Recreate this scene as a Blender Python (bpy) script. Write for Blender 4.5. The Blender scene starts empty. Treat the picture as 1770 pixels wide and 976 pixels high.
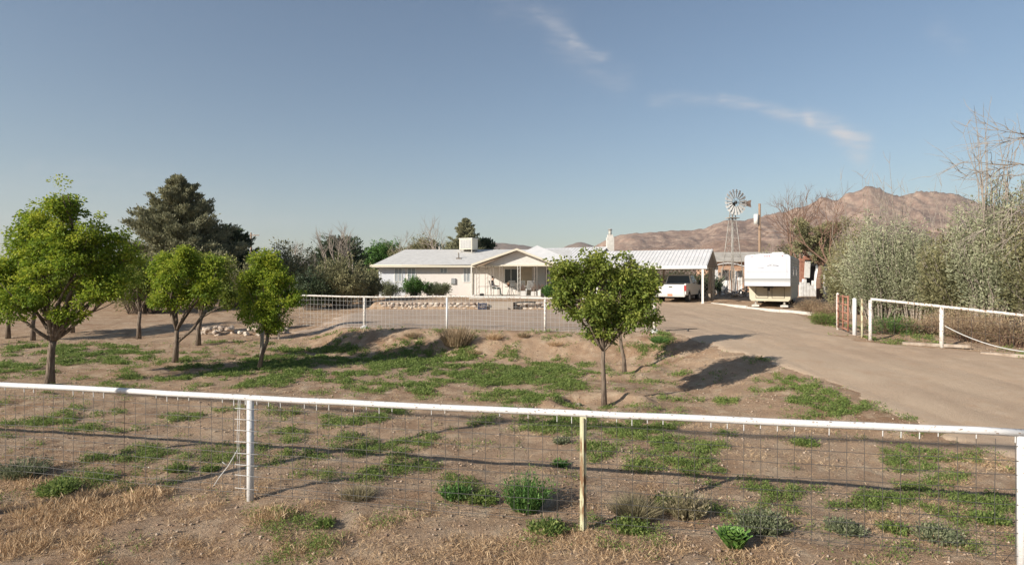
import bpy, bmesh, math, random
import numpy as np
from mathutils import Vector, Matrix
R = math.radians
SC = bpy.context.scene
COL = SC.collection
random.seed(7)
# ---------------------------------------------------------------- camera, sky, sun, exposure
CAMZ = 2.6
cam_d = bpy.data.cameras.new('camera'); cam = bpy.data.objects.new('camera', cam_d); COL.objects.link(cam)
cam.location = (0, 0, CAMZ); cam.rotation_euler = (R(90), 0, 0)
cam_d.sensor_width = 36; cam_d.lens = 36 * 1000 / 1770; cam_d.shift_y = -8 / 1770
cam_d.clip_start = 0.05; cam_d.clip_end = 12000
SC.camera = cam
SUN_EL = R(24.5); SDX, SDY = -0.81, -0.586            # horizontal direction towards the sun
sl = bpy.data.lights.new('sun', 'SUN'); sun = bpy.data.objects.new('sun', sl); COL.objects.link(sun)
sl.energy = 5.0; sl.angle = R(0.53); sl.color = (1.0, 0.91, 0.79)
sdir = Vector((SDX * math.cos(SUN_EL), SDY * math.cos(SUN_EL), math.sin(SUN_EL)))
sun.rotation_euler = sdir.to_track_quat('Z', 'Y').to_euler()
SC.view_settings.view_transform = 'Standard'; SC.view_settings.look = 'None'
SC.view_settings.gamma = 1; SC.view_settings.use_curve_mapping = False
SC.view_settings.exposure = 0.72
W = bpy.data.worlds.new('World'); SC.world = W; W.use_nodes = True
wn, wl = W.node_tree.nodes, W.node_tree.links; wn.clear()
wo = wn.new('ShaderNodeOutputWorld'); bg = wn.new('ShaderNodeBackground')
sky = wn.new('ShaderNodeTexSky'); sky.sky_type = 'NISHITA'; sky.sun_disc = False
sky.sun_elevation = SUN_EL; sky.sun_rotation = math.atan2(SDX, SDY) % (2 * math.pi)
sky.altitude = 1200; sky.air_density = 1.35; sky.dust_density = 1.3; sky.ozone_density = 2.4
bg.inputs['Strength'].default_value = 0.064

def wmath(op, a, b=None, clamp=False):
    n = wn.new('ShaderNodeMath'); n.operation = op; n.use_clamp = clamp
    for i, v in enumerate((a, b)):
        if v is None: continue
        if isinstance(v, (int, float)): n.inputs[i].default_value = v
        else: wl.new(v, n.inputs[i])
    return n.outputs[0]
tc = wn.new('ShaderNodeTexCoord'); sep = wn.new('ShaderNodeSeparateXYZ'); wl.new(tc.outputs['Generated'], sep.inputs[0])
yy = wmath('MAXIMUM', sep.outputs[1], 0.05)
U0 = wmath('DIVIDE', sep.outputs[0], yy); V0 = wmath('DIVIDE', sep.outputs[2], yy)
cmb = wn.new('ShaderNodeCombineXYZ'); wl.new(U0, cmb.inputs[0]); wl.new(V0, cmb.inputs[1])
wn1 = wn.new('ShaderNodeTexNoise'); wn1.inputs['Scale'].default_value = 9; wn1.inputs['Detail'].default_value = 5; wl.new(cmb.outputs[0], wn1.inputs['Vector'])
sepn = wn.new('ShaderNodeSeparateColor'); wl.new(wn1.outputs['Color'], sepn.inputs[0])
U = wmath('ADD', U0, wmath('MULTIPLY', wmath('SUBTRACT', sepn.outputs[0], .5), .05))
V = wmath('ADD', V0, wmath('MULTIPLY', wmath('SUBTRACT', sepn.outputs[1], .5), .03))
def wseg(x0, y0, x1, y1, w, a):          # a soft wisp along a line of sky directions
    ax, ay, bx_, by_ = (x0 - 885) / 1000, (480 - y0) / 1000, (x1 - 885) / 1000, (480 - y1) / 1000
    dx, dy = bx_ - ax, by_ - ay; L2 = dx * dx + dy * dy
    pu, pv = wmath('SUBTRACT', U, ax), wmath('SUBTRACT', V, ay)
    t = wmath('DIVIDE', wmath('ADD', wmath('MULTIPLY', pu, dx), wmath('MULTIPLY', pv, dy)), L2, True)
    ex = wmath('SUBTRACT', pu, wmath('MULTIPLY', t, dx)); ey = wmath('SUBTRACT', pv, wmath('MULTIPLY', t, dy))
    d2 = wmath('ADD', wmath('MULTIPLY', ex, ex), wmath('MULTIPLY', ey, ey))
    e = wmath('EXPONENT', wmath('MULTIPLY', d2, -1 / (w / 1000) ** 2))
    return wmath('MULTIPLY', e, a)
acc = None
for s in [(870, 15, 960, 35, 26, .10), (925, 25, 985, 70, 14, .24), (985, 70, 1045, 98, 10, .40), (960, 80, 1075, 140, 20, .18),
          (1130, 175, 1250, 172, 10, .28), (1250, 172, 1400, 205, 10, .52), (1400, 205, 1500, 240, 14, .74), (1450, 225, 1490, 272, 17, .50),
          (1620, 60, 1650, 80, 22, .12), (0, 320, 420, 350, 26, .10), (60, 290, 300, 300, 16, .08), (0, 390, 500, 385, 20, .08)]:
    v = wseg(*s); acc = v if acc is None else wmath('ADD', acc, v)
wn2 = wn.new('ShaderNodeTexNoise'); wn2.inputs['Scale'].default_value = 1; wn2.inputs['Detail'].default_value = 8; wn2.inputs['Roughness'].default_value = .62
mp = wn.new('ShaderNodeMapping'); mp.inputs['Rotation'].default_value = (0, 0, R(22)); mp.inputs['Scale'].default_value = (16, 70, 1)
wl.new(cmb.outputs[0], mp.inputs['Vector']); wl.new(mp.outputs[0], wn2.inputs['Vector'])
st = wmath('MULTIPLY', wmath('SUBTRACT', wn2.outputs[0], .28), 2.1, True)
cl = wmath('MULTIPLY', acc, st, True)
mixc = wn.new('ShaderNodeMix'); mixc.data_type = 'RGBA'
wl.new(cl, mixc.inputs['Factor']); wl.new(sky.outputs[0], mixc.inputs['A']); mixc.inputs['B'].default_value = (7.2, 6.8, 6.7, 1)
wl.new(mixc.outputs['Result'], bg.inputs['Color']); wl.new(bg.outputs[0], wo.inputs[0])

# ---------------------------------------------------------------- helpers
rng = np.random.default_rng(11)
def sstep(a, b, x):
    t = np.clip((np.asarray(x, float) - a) / (b - a), 0, 1); return t * t * (3 - 2 * t)
def _h(ix, iy, s):
    v = np.sin(ix * 127.1 + iy * 311.7 + s * 74.7) * 43758.5453
    return v - np.floor(v)
def vn(x, y, s=0):
    ix, iy = np.floor(x), np.floor(y); fx, fy = x - ix, y - iy
    fx = fx * fx * (3 - 2 * fx); fy = fy * fy * (3 - 2 * fy)
    a, b, c, d = _h(ix, iy, s), _h(ix + 1, iy, s), _h(ix, iy + 1, s), _h(ix + 1, iy + 1, s)
    return (a * (1 - fx) + b * fx) * (1 - fy) + (c * (1 - fx) + d * fx) * fy
def fbm(x, y, s=0, o=4, g=.5):
    r = 0; a = 1; t = 0
    for i in range(o):
        r = r + a * vn(x * 2 ** i + i * 17.3, y * 2 ** i - i * 9.1, s + i); t += a; a *= g
    return r / t
def tag(o, label=None, cat=None, group=None, kind=None):
    for k, v in (('label', label), ('category', cat), ('group', group), ('kind', kind)):
        if v: o[k] = v
    return o
def link(name, me, parent=None):
    o = bpy.data.objects.new(name, me); COL.objects.link(o)
    if parent: o.parent = parent
    return o
def thing(name, label, cat, loc=(0, 0, 0), rz=0, group=None):
    o = bpy.data.objects.new(name, None); COL.objects.link(o)
    o.location = loc; o.rotation_euler = (0, 0, rz); o.empty_display_size = .2
    return tag(o, label, cat, group)
def fast(name, V_, F_, m, parent=None, tint=None, smooth=False):       # one mesh from arrays; F_ is n x k
    me = bpy.data.meshes.new(name); V_ = np.asarray(V_, np.float32); F_ = np.asarray(F_, np.int32)
    n, k = F_.shape
    me.vertices.add(len(V_)); me.vertices.foreach_set('co', V_.ravel())
    me.loops.add(n * k); me.loops.foreach_set('vertex_index', F_.ravel())
    me.polygons.add(n); me.polygons.foreach_set('loop_start', np.arange(0, n * k, k, dtype=np.int32))
    if smooth: me.polygons.foreach_set('use_smooth', np.ones(n, bool))
    if tint is not None:
        a = me.attributes.new('tint', 'FLOAT', 'FACE'); a.data.foreach_set('value', np.asarray(tint, np.float32))
    me.update(calc_edges=True); me.materials.append(m)
    return link(name, me, parent)
class MB:
    def __init__(s): s.v = []; s.f = []; s.sm = []
    def add(s, vs, fs, sm=False):
        n = len(s.v); s.v += [tuple(v) for v in vs]; s.f += [tuple(i + n for i in f) for f in fs]; s.sm += [sm] * len(fs); return s
    def box(s, c, d, rz=0, bev=0, rot=None):
        M = Matrix.Translation(c) @ (rot if rot else Matrix.Rotation(rz, 4, 'Z'))
        x, y, z = d[0] / 2, d[1] / 2, d[2] / 2
        if bev <= 0:
            vs = [(i, j, k) for i in (-x, x) for j in (-y, y) for k in (-z, z)]
            fs = [(0, 1, 3, 2), (4, 6, 7, 5), (0, 4, 5, 1), (2, 3, 7, 6), (0, 2, 6, 4), (1, 5, 7, 3)]
            return s.add([M @ Vector(v) for v in vs], fs)
        bm = bmesh.new(); bmesh.ops.create_cube(bm, size=1)
        for v in bm.verts: v.co = Vector((v.co.x * d[0], v.co.y * d[1], v.co.z * d[2]))
        bmesh.ops.bevel(bm, geom=bm.edges[:], offset=bev, segments=2, affect='EDGES')
        bm.verts.index_update()
        s.add([M @ v.co for v in bm.verts], [[v.index for v in f.verts] for f in bm.faces]); bm.free(); return s
    def tube(s, pts, rad, n=8, caps=True, sm=True):
        pts = [Vector(p) for p in pts]
        if isinstance(rad, (int, float)): rad = [rad] * len(pts)
        vs = []; prev = None
        for i, p in enumerate(pts):
            t = (pts[min(i + 1, len(pts) - 1)] - pts[max(i - 1, 0)])
            if t.length < 1e-9: t = Vector((0, 0, 1))
            t.normalize()
            if prev is None: a = t.orthogonal().normalized()
            else:
                a = prev - t * prev.dot(t); a = a.normalized() if a.length > 1e-6 else t.orthogonal().normalized()
            prev = a; b = t.cross(a)
            for k in range(n):
                q = 2 * math.pi * k / n; vs.append(p + (a * math.cos(q) + b * math.sin(q)) * rad[i])
        fs = []
        for i in range(len(pts) - 1):
            for k in range(n):
                k2 = (k + 1) % n; fs.append((i * n + k, i * n + k2, (i + 1) * n + k2, (i + 1) * n + k))
        s.add(vs, fs, sm)
        if caps:
            m = len(s.v) - len(vs); s.f.append(tuple(m + k for k in reversed(range(n)))); s.sm.append(False)
            s.f.append(tuple(m + (len(pts) - 1) * n + k for k in range(n))); s.sm.append(False)
        return s
    def prism(s, prof, x0, x1, axis='X'):                               # closed profile in the other two axes, extruded
        n = len(prof); mk = {'X': lambda a, p: (a, p[0], p[1]), 'Y': lambda a, p: (p[0], a, p[1]), 'Z': lambda a, p: (p[0], p[1], a)}[axis]
        s.add([mk(x0, p) for p in prof] + [mk(x1, p) for p in prof],
              [tuple(range(n)), tuple(reversed(range(n, 2 * n)))] + [(i, i + n, (i + 1) % n + n, (i + 1) % n) for i in range(n)])
        return s
    def blob(s, c, r, seed=0, rough=.2, sub=2):
        bm = bmesh.new(); bmesh.ops.create_icosphere(bm, subdivisions=sub, radius=1); rd = random.Random(seed)
        ph = [rd.uniform(0, 6) for _ in range(6)]
        for v in bm.verts:
            k = 1 + rough * (math.sin(v.co.x * 3 + ph[0]) * math.sin(v.co.y * 3.4 + ph[1]) + .6 * math.sin(v.co.z * 5 + ph[2]) * math.cos(v.co.x * 5 + ph[3])) + rd.uniform(-.3, .3) * rough
            v.co = Vector((v.co.x * r[0], v.co.y * r[1], v.co.z * r[2])) * k + Vector(c)
        bm.verts.index_update()
        s.add([v.co.copy() for v in bm.verts], [[v.index for v in f.verts] for f in bm.faces]); bm.free(); return s
    def build(s, name, m, parent=None):
        me = bpy.data.meshes.new(name); me.from_pydata(s.v, [], s.f); me.polygons.foreach_set('use_smooth', s.sm)
        bm = bmesh.new(); bm.from_mesh(me); bmesh.ops.recalc_face_normals(bm, faces=bm.faces); bm.to_mesh(me); bm.free()
        me.update(); me.materials.append(m); return link(name, me, parent)

# ---------------------------------------------------------------- materials
def newmat(name):
    m = bpy.data.materials.new(name); m.use_nodes = True; nt = m.node_tree; return m, nt.nodes, nt.links, nt.nodes['Principled BSDF']
def mat(name, c, rough=.8, c2=None, scale=5, bump=0, bscale=40, metal=0, spec=None, detail=5, lo=.35, hi=.65, stretch=None):
    m, N, L, p = newmat(name)
    p.inputs['Roughness'].default_value = rough; p.inputs['Metallic'].default_value = metal
    if spec is not None: p.inputs['Specular IOR Level'].default_value = spec
    p.inputs['Base Color'].default_value = (*c, 1)
    tcn = N.new('ShaderNodeTexCoord'); src = tcn.outputs['Object']
    if stretch:
        mpn = N.new('ShaderNodeMapping'); mpn.inputs['Scale'].default_value = stretch; L.new(src, mpn.inputs[0]); src = mpn.outputs[0]
    if c2:
        n = N.new('ShaderNodeTexNoise'); n.inputs['Scale'].default_value = scale; n.inputs['Detail'].default_value = detail; L.new(src, n.inputs['Vector'])
        r = N.new('ShaderNodeValToRGB'); r.color_ramp.elements[0].position = lo; r.color_ramp.elements[1].position = hi
        r.color_ramp.elements[0].color = (*c, 1); r.color_ramp.elements[1].color = (*c2, 1)
        L.new(n.outputs[0], r.inputs[0]); L.new(r.outputs[0], p.inputs['Base Color'])
    if bump:
        n = N.new('ShaderNodeTexNoise'); n.inputs['Scale'].default_value = bscale; n.inputs['Detail'].default_value = 6; L.new(src, n.inputs['Vector'])
        b = N.new('ShaderNodeBump'); b.inputs['Distance'].default_value = bump; b.inputs['Strength'].default_value = 1
        L.new(n.outputs[0], b.inputs['Height']); L.new(b.outputs[0], p.inputs['Normal'])
    return m
def leafmat(name, c0, c1, c2, tr=.3, rough=.6):
    m, N, L, p = newmat(name)
    a = N.new('ShaderNodeAttribute'); a.attribute_name = 'tint'
    r = N.new('ShaderNodeValToRGB'); r.color_ramp.elements[0].color = (*c0, 1); r.color_ramp.elements[1].color = (*c2, 1)
    e = r.color_ramp.elements.new(.5); e.color = (*c1, 1)
    L.new(a.outputs['Fac'], r.inputs[0]); L.new(r.outputs[0], p.inputs['Base Color'])
    p.inputs['Roughness'].default_value = rough; p.inputs['Specular IOR Level'].default_value = .25
    t = N.new('ShaderNodeBsdfTranslucent'); mx = N.new('ShaderNodeMixShader'); mx.inputs[0].default_value = tr
    L.new(r.outputs[0], t.inputs[0]); L.new(p.outputs[0], mx.inputs[1]); L.new(t.outputs[0], mx.inputs[2])
    L.new(mx.outputs[0], N['Material Output'].inputs[0]); return m
def soil(name, cols, fine, scale_big, bumpd, speck=None, stretch=None):
    m, N, L, p = newmat(name)
    p.inputs['Roughness'].default_value = .95; p.inputs['Specular IOR Level'].default_value = .1
    tcn = N.new('ShaderNodeTexCoord')
    def noise(sc, det, r=.6, d=0):
        n = N.new('ShaderNodeTexNoise'); n.inputs['Scale'].default_value = sc; n.inputs['Detail'].default_value = det
        n.inputs['Roughness'].default_value = r; n.inputs['Distortion'].default_value = d; L.new(tcn.outputs['Object'], n.inputs['Vector']); return n.outputs[0]
    def ramp(f, c0, c1, a=.35, b=.65):
        r = N.new('ShaderNodeValToRGB'); r.color_ramp.elements[0].position = a; r.color_ramp.elements[1].position = b
        r.color_ramp.elements[0].color = (*c0, 1); r.color_ramp.elements[1].color = (*c1, 1); L.new(f, r.inputs[0]); return r.outputs[0]
    def mix(f, a, b, mode='MIX', k=1):
        x = N.new('ShaderNodeMix'); x.data_type = 'RGBA'; x.blend_type = mode
        if isinstance(f, float): x.inputs['Factor'].default_value = f
        else: L.new(f, x.inputs['Factor'])
        L.new(a, x.inputs['A']); L.new(b, x.inputs['B']); return x.outputs['Result']
    base = ramp(noise(scale_big, 8, .65, .4), cols[0], cols[1])
    b2 = mix(ramp(noise(scale_big * 6, 6, .7), (0, 0, 0), (1, 1, 1), .45, .62), base, ramp(noise(3, 4), cols[2], cols[1]))
    f2 = ramp(noise(fine, 4, .8), (.62, .62, .62), (1.25, 1.22, 1.2), .3, .7)
    c = mix(1.0, b2, f2, 'MULTIPLY')
    if stretch:                                       # dusty wheel-worn streaks along the drive
        mp_ = N.new('ShaderNodeMapping'); mp_.inputs['Scale'].default_value = (1.5, .13, 1); L.new(tcn.outputs['Object'], mp_.inputs[0]); n_ = N.new('ShaderNodeTexNoise'); n_.inputs['Scale'].default_value = 1.4; n_.inputs['Detail'].default_value = 7; n_.inputs['Roughness'].default_value = .65; L.new(mp_.outputs[0], n_.inputs['Vector'])
        c = mix(1.0, c, ramp(n_.outputs[0], (.94, .93, .92), (1.04, 1.04, 1.035), .36, .64), 'MULTIPLY')
    if speck:
        vo = N.new('ShaderNodeTexVoronoi'); vo.inputs['Scale'].default_value = 38; L.new(tcn.outputs['Object'], vo.inputs['Vector'])
        k = ramp(vo.outputs['Distance'], (1, 1, 1), (0, 0, 0), .16, .24)
        k2 = ramp(noise(9, 3), (0, 0, 0), (1, 1, 1), .5, .6); kk = mix(1.0, k, k2, 'MULTIPLY')
        sp = N.new('ShaderNodeRGB'); sp.outputs[0].default_value = (*speck, 1); c = mix(kk, c, sp.outputs[0])
    L.new(c, p.inputs['Base Color'])
    bA = N.new('ShaderNodeBump'); bA.inputs['Distance'].default_value = bumpd; L.new(noise(fine * .35, 8, .75), bA.inputs['Height'])
    L.new(bA.outputs[0], p.inputs['Normal']); return m
M = {}
M['dirt'] = soil('dirt', [(.29, .188, .118), (.42, .305, .210), (.50, .395, .285)], 60, .35, .045, (.50, .42, .33))
M['gravel'] = soil('drive_dirt', [(.43, .32, .23), (.53, .42, .31), (.48, .35, .245)], 90, .22, .02, (.56, .48, .40), True)
M['greygravel'] = soil('grey_gravel', [(.35, .27, .205), (.45, .365, .29), (.42, .31, .225)], 80, .4, .02, (.52, .48, .44))
M['rock'] = soil('hill_rock', [(.15, .10, .078), (.30, .205, .155), (.39, .305, .235)], .05, .004, 6)
M['rockfar'] = soil('far_rock', [(.15, .11, .09), (.24, .17, .13), (.20, .17, .12)], .03, .003, 6)
M['pear'] = leafmat('pear_leaf', (.075, .14, .022), (.22, .31, .034), (.50, .52, .065), .48)
M['pear2'] = leafmat('pear_leaf_olive', (.065, .11, .024), (.18, .235, .042), (.38, .40, .09), .42)
M['cedar'] = leafmat('cedar_leaf', (.13, .14, .085), (.25, .25, .15), (.40, .37, .22), .25)
M['dark'] = leafmat('dark_leaf', (.032, .055, .032), (.07, .10, .052), (.12, .15, .075), .15)
M['olive'] = leafmat('olive_leaf', (.10, .105, .055), (.24, .235, .12), (.40, .36, .20), .28)
M['sage'] = leafmat('sage_leaf', (.18, .20, .12), (.35, .37, .235), (.55, .545, .38), .3)
M['green'] = leafmat('green_leaf', (.05, .11, .03), (.09, .19, .045), (.16, .28, .07), .3)
M['weed'] = leafmat('weed_leaf', (.075, .125, .035), (.175, .245, .065), (.31, .36, .11), .42)
M['straw'] = leafmat('straw_blade', (.28, .18, .10), (.52, .36, .21), (.74, .58, .38), .3)
M['brownbush'] = leafmat('dry_twig', (.16, .11, .065), (.32, .235, .145), (.48, .38, .25), .15)
M['tumble'] = leafmat('tumble_twig', (.14, .13, .07), (.25, .22, .125), (.38, .32, .21), .2)
M['greyleaf'] = leafmat('grey_leaf', (.09, .115, .06), (.18, .205, .115), (.29, .30, .18), .25)
M['bark'] = mat('bark', (.09, .065, .05), .95, (.21, .165, .125), 18, .03, 34, stretch=(1, 1, .25))
M['barkgrey'] = mat('bark_grey', (.24, .20, .165), .95, (.38, .33, .28), 10, .02, 25)
M['barkred'] = mat('bark_red', (.13, .075, .05), .95, (.22, .14, .10), 8, .03, 20)
M['whitepipe'] = mat('white_pipe', (.62, .62, .62), .5, (.36, .30, .25), 34, .003, 60, lo=.60, hi=.72)
M['rustwhite'] = mat('chipped_white_pipe', (.62, .60, .56), .55, (.24, .15, .10), 22, .004, 70, lo=.54, hi=.62)
M['oldpost'] = mat('old_post', (.50, .49, .33), .75, (.22, .13, .07), 13, .005, 60, lo=.50, hi=.62, stretch=(1, 1, .35))
M['wire'] = mat('galvanised_wire', (.12, .115, .11), .5, metal=.3)
M['wirewhite'] = mat('painted_wire', (.58, .58, .57), .5)
M['cream'] = mat('cream_stucco', (.65, .61, .575), .9, (.69, .65, .615), 3, .004, 60)
M['white'] = mat('brightened_stucco', (.55, .58, .63), .85, (.60, .63, .67), 3, .003, 60)  # end wall only: cream wall whitened to carry brighter light in its colour
M['whitepaint'] = mat('white_paint', (.60, .59, .56), .6, (.66, .65, .62), 5)
M['fascia'] = mat('cream_fascia', (.60, .56, .45), .6, (.64, .60, .50), 5)
M['shingle'] = mat('grey_roofing', (.46, .455, .44), .85, (.53, .525, .51), 3, .006, 30)
M['whiteroof'] = mat('white_roofing', (.60, .60, .59), .7, (.66, .65, .64), 2)
M['metalroof'] = mat('ribbed_metal_roof', (.58, .58, .57), .5, (.66, .65, .65), 2, metal=.05)
M['soffit'] = mat('soffit_brown', (.22, .16, .11), .8)
M['tanwall'] = mat('tan_wall', (.44, .38, .29), .9, (.50, .43, .33), 4)
M['greywall'] = mat('grey_wall', (.47, .48, .48), .9)
M['autoglass'] = mat('tinted_glass', (.05, .08, .11), .1, spec=.9)
M['glass'] = mat('window_glass', (.03, .04, .045), .12, spec=.6)
M['curtain'] = mat('curtain_glass', (.26, .29, .31), .25, (.42, .45, .47), 9, spec=.5, stretch=(3, 1, .1))
M['frame'] = mat('window_frame', (.72, .72, .70), .5)
M['iron'] = mat('iron', (.22, .19, .16), .6)
M['darkiron'] = mat('dark_iron', (.05, .045, .04), .6)
M['concrete'] = mat('concrete', (.48, .46, .42), .9, (.58, .56, .52), 6, .006, 40)
M['stone'] = mat('field_stone', (.30, .22, .17), .9, (.60, .54, .46), 3.2, .02, 14)
M['mortar'] = mat('mortar', (.36, .31, .26), .95, bump=.02, bscale=20)
M['adobe'] = mat('adobe', (.42, .25, .165), .95, (.52, .34, .23), 2, .02, 12)
M['rustmetal'] = mat('rust_red', (.26, .10, .065), .8, (.36, .19, .13), 10)
M['oldroof'] = mat('weathered_roof', (.33, .30, .26), .85, (.44, .41, .36), 1.4, .01, 10)
M['wood'] = mat('weathered_wood', (.26, .20, .15), .9, (.40, .34, .28), 6, .01, 30, stretch=(1, 1, .2))
M['polewood'] = mat('pole_wood', (.23, .15, .10), .9, (.32, .23, .16), 5, .01, 30, stretch=(4, 4, .3))
M['lattice'] = mat('lattice_wood', (.62, .56, .46), .8)
M['truck'] = mat('truck_paint', (.60, .59, .56), .28, (.62, .61, .58), 3, spec=.6)
M['chrome'] = mat('bumper_metal', (.55, .54, .52), .35, metal=.7)
M['tyre'] = mat('tyre_rubber', (.025, .025, .025), .85)
M['red'] = mat('tail_lamp', (.35, .02, .02), .3)
M['black'] = mat('black_trim', (.02, .02, .02), .6)
M['trailerwhite'] = mat('trailer_white', (.46, .48, .535), .45, (.50, .52, .57), 1.5)
M['trailertan'] = mat('trailer_tan', (.44, .40, .30), .6, (.48, .44, .34), 2)
M['trailergrey'] = mat('trailer_grey', (.28, .29, .30), .6)
M['galv'] = mat('galvanised_steel', (.30, .28, .25), .6, (.44, .42, .38), 4, metal=.2)
M['whitewash'] = mat('whitewash', (.50, .49, .47), .9, (.66, .66, .66), 3, .03, 10)
M['skin'] = mat('skin', (.42, .26, .18), .6)
M['hair'] = mat('hair', (.03, .022, .018), .7)
M['darkcloth'] = mat('dark_cloth', (.05, .052, .065), .9)
M['greencloth'] = mat('trouser_cloth', (.06, .085, .08), .9)
M['terracotta'] = mat('terracotta', (.42, .20, .12), .8)
M['plasticwhite'] = mat('white_plastic', (.60, .59, .56), .45)
M['hose'] = mat('dark_hose', (.04, .04, .035), .6)

# ---------------------------------------------------------------- terrain
def Yf(x): return 21.8 - .222 * (x + 5.56)            # line of the yard fence on top of the bank
def drive_left(y): return np.interp(y, [-50, 6, 8, 10, 14, 17, 19.5, 21], [5.6, 6.0, 7.0, 6.5, 6.7, 6.0, 5.3, 4.9])
def drive_right(y): return np.interp(y, [-50, 8, 14.5, 15.76, 16.7, 17.6, 18.8, 24, 27.7, 37, 40], [13, 13.5, 13.6, 13.0, 12.0, 10.7, 10.5, 13.0, 13.8, 13.1, 13.0])
TREE_A = (1.90, 11.9); TREE_B = (3.10, 15.9)
def H0(x, y):
    x = np.asarray(x, float); y = np.asarray(y, float)
    yf = Yf(np.clip(x, -12, 6))
    left = sstep(-5.8, -10.5, x)
    bot = yf - 2.7 - left * 6.0 + (fbm(x * .7, y * .3, 3, 2) - .5) * .5; top = yf - .28 + left * 16
    bank = sstep(0, 1, (y - bot) / (top - bot)) * .70
    zy = bank
    zd = np.interp(y, [-20, 4, 8, 13, 17, 18.5, 37, 42], [-.25, -.05, .07, .38, .62, .74, .88, .92])
    xl = drive_left(y)
    mx = sstep(xl - 3.0, xl + .3, x) * sstep(2, 7, y) * (1 - sstep(15, 26, x) * .35)
    z = zy * (1 - mx) + zd * mx
    z = np.where((y > 22) & (left < .01), np.maximum(z, .70 - .03 * sstep(22, 30, y)), z)
    ed = sstep(-8.9, -8.3, x) * (1 - sstep(4.2, 4.9, x))
    pad = ed * (sstep(35.05, 35.2, y) * .44 + sstep(36, 42, y) * .14)
    far = (1 - ed) * sstep(33, 46, y) * (.58 - .3 * mx)
    return z + pad + far * (1 - sstep(42, 43, y) * 0)
def road_side(y): return sstep(4.6, 2.5, y)
def bankm(x, y): q = y - Yf(x) + 1.0; return np.exp(-(q / .75) ** 2) * sstep(-9, -5, x) * (1 - sstep(3, 5, x))
def H(x, y):
    x = np.asarray(x, float); y = np.asarray(y, float)
    z = H0(x, y); on = drive_mask(x, y)
    rough = 1 - .85 * on; near = 1 - sstep(60, 200, np.abs(y))
    z = z + near * rough * ((fbm(x * .8, y * .8, 5, 3) - .5) * .13 + (fbm(x * 4, y * 4, 9, 3) - .5) * .055 + bankm(x, y) * (fbm(x * 2.4, y * 3.2, 15, 4, .6) - .5) * .15 + (fbm(x * 13, y * 13, 19, 2) - .5) * .02 * (1 - sstep(18, 26, y)))
    ang = fbm(x * .5, y * .5, 31, 2)
    for (cx, cy) in (TREE_A, TREE_B):
        r = np.hypot((x - cx + .15) / 1.15, y - cy + .1)
        z = z + .12 * np.exp(-((r - .85) / .2) ** 2) * (.5 + ang) - .07 * np.exp(-(r / .55) ** 2)
    cx = np.interp(y, [2, 6, 14, 24, 36], [11.5, 10.6, 9.7, 9.3, 9.9])
    for o in (-2.6, -.85, .85): z = z - .014 * np.exp(-((x - cx - o + .15 * np.sin(y * .4 + o)) / .22) ** 2) * on
    z = z + on * (fbm(x * 1.4, y * .5, 77, 3) - .5) * .035
    z = z - .16 * np.exp(-(((x - 1.25) / .22) ** 2 + ((y - 12.3) / .16) ** 2))
    return z
def drive_mask(x, y):
    x = np.asarray(x, float); y = np.asarray(y, float)
    e = (fbm(x * .9, y * .9, 41, 3) - .5) * 1.3 + (fbm(x * 5, y * 5, 43, 2) - .5) * .5
    a = np.minimum(x + e * .8 - drive_left(y), drive_right(y) - x + e * .5); a = np.minimum(a, 38.5 - y); a = np.minimum(a, y - 2)
    b = np.minimum(np.minimum(y - (Yf(x) + .35), 34.7 - y), np.minimum(x + 8.5 + e * 2, 12 - x))
    return sstep(-.25, .3, np.maximum(a, b + e * .3))
def geo(a, b, n, p=2.6): return a + (b - a) * np.linspace(0, 1, n) ** p
def grid(name, xs, ys, fz, m, kind='structure'):
    X, Y = np.meshgrid(xs, ys); Z = fz(X, Y); nx, ny = len(xs), len(ys)
    V_ = np.stack([X, Y, Z], -1).reshape(-1, 3)
    i = np.arange((ny - 1) * nx).reshape(ny - 1, nx)[:, :-1].ravel()
    F_ = np.stack([i, i + 1, i + 1 + nx, i + nx], 1)
    return tag(fast(name, V_, F_, m, smooth=True), kind=kind)
XS = np.concatenate([geo(-18, -6000, 34)[::-1][:-1], np.arange(-18, -9, .14), np.arange(-9, 12, .07), np.arange(12, 19, .14), geo(19, 6000, 34)])
YS = np.concatenate([geo(1.5, -1500, 26)[::-1][:-1], np.arange(1.5, 4, .12), np.arange(4, 26, .075), np.arange(26, 48, .25), geo(48, 6000, 40)])
grid('ground', XS, YS, H, M['dirt'])
# driveway: its own sheet of packed dirt whose ragged edge dives under the soil
gx = np.arange(4.2, 15.5, .11); gy = np.arange(2, 39, .11)
grid('driveway', gx, gy, lambda x, y: H(x, y) + np.clip(drive_mask(x, y) * .075 - .05, -.05, .018) - .05 * (drive_mask(x, y) < .02), M['gravel'])
gx = np.arange(-10, 4.3, .13); gy = np.arange(19, 35.3, .13)
grid('gravel_court', gx, gy, lambda x, y: H(x, y) + np.clip(drive_mask(x, y) * .075 - .05, -.05, .018) - .05 * (drive_mask(x, y) < .02), M['greygravel'])
def zz(x, y): return float(H(x, y))
def at(px, Y): return (px - 885) / 1000 * Y
def elev(py, Y): return CAMZ - (py - 480) / 1000 * Y
def gp(px, py):                                        # the point of the ground seen in that direction
    lo = 3.0; k = (px - 885) / 1000; s = (py - 480) / 1000
    d = np.arange(3, 60, .05); hit = np.where(CAMZ - s * d <= H0(k * d, d))[0]
    Y = float(d[hit[0]]) if len(hit) else 45.; return k * Y, Y, zz(k * Y, Y)
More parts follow.
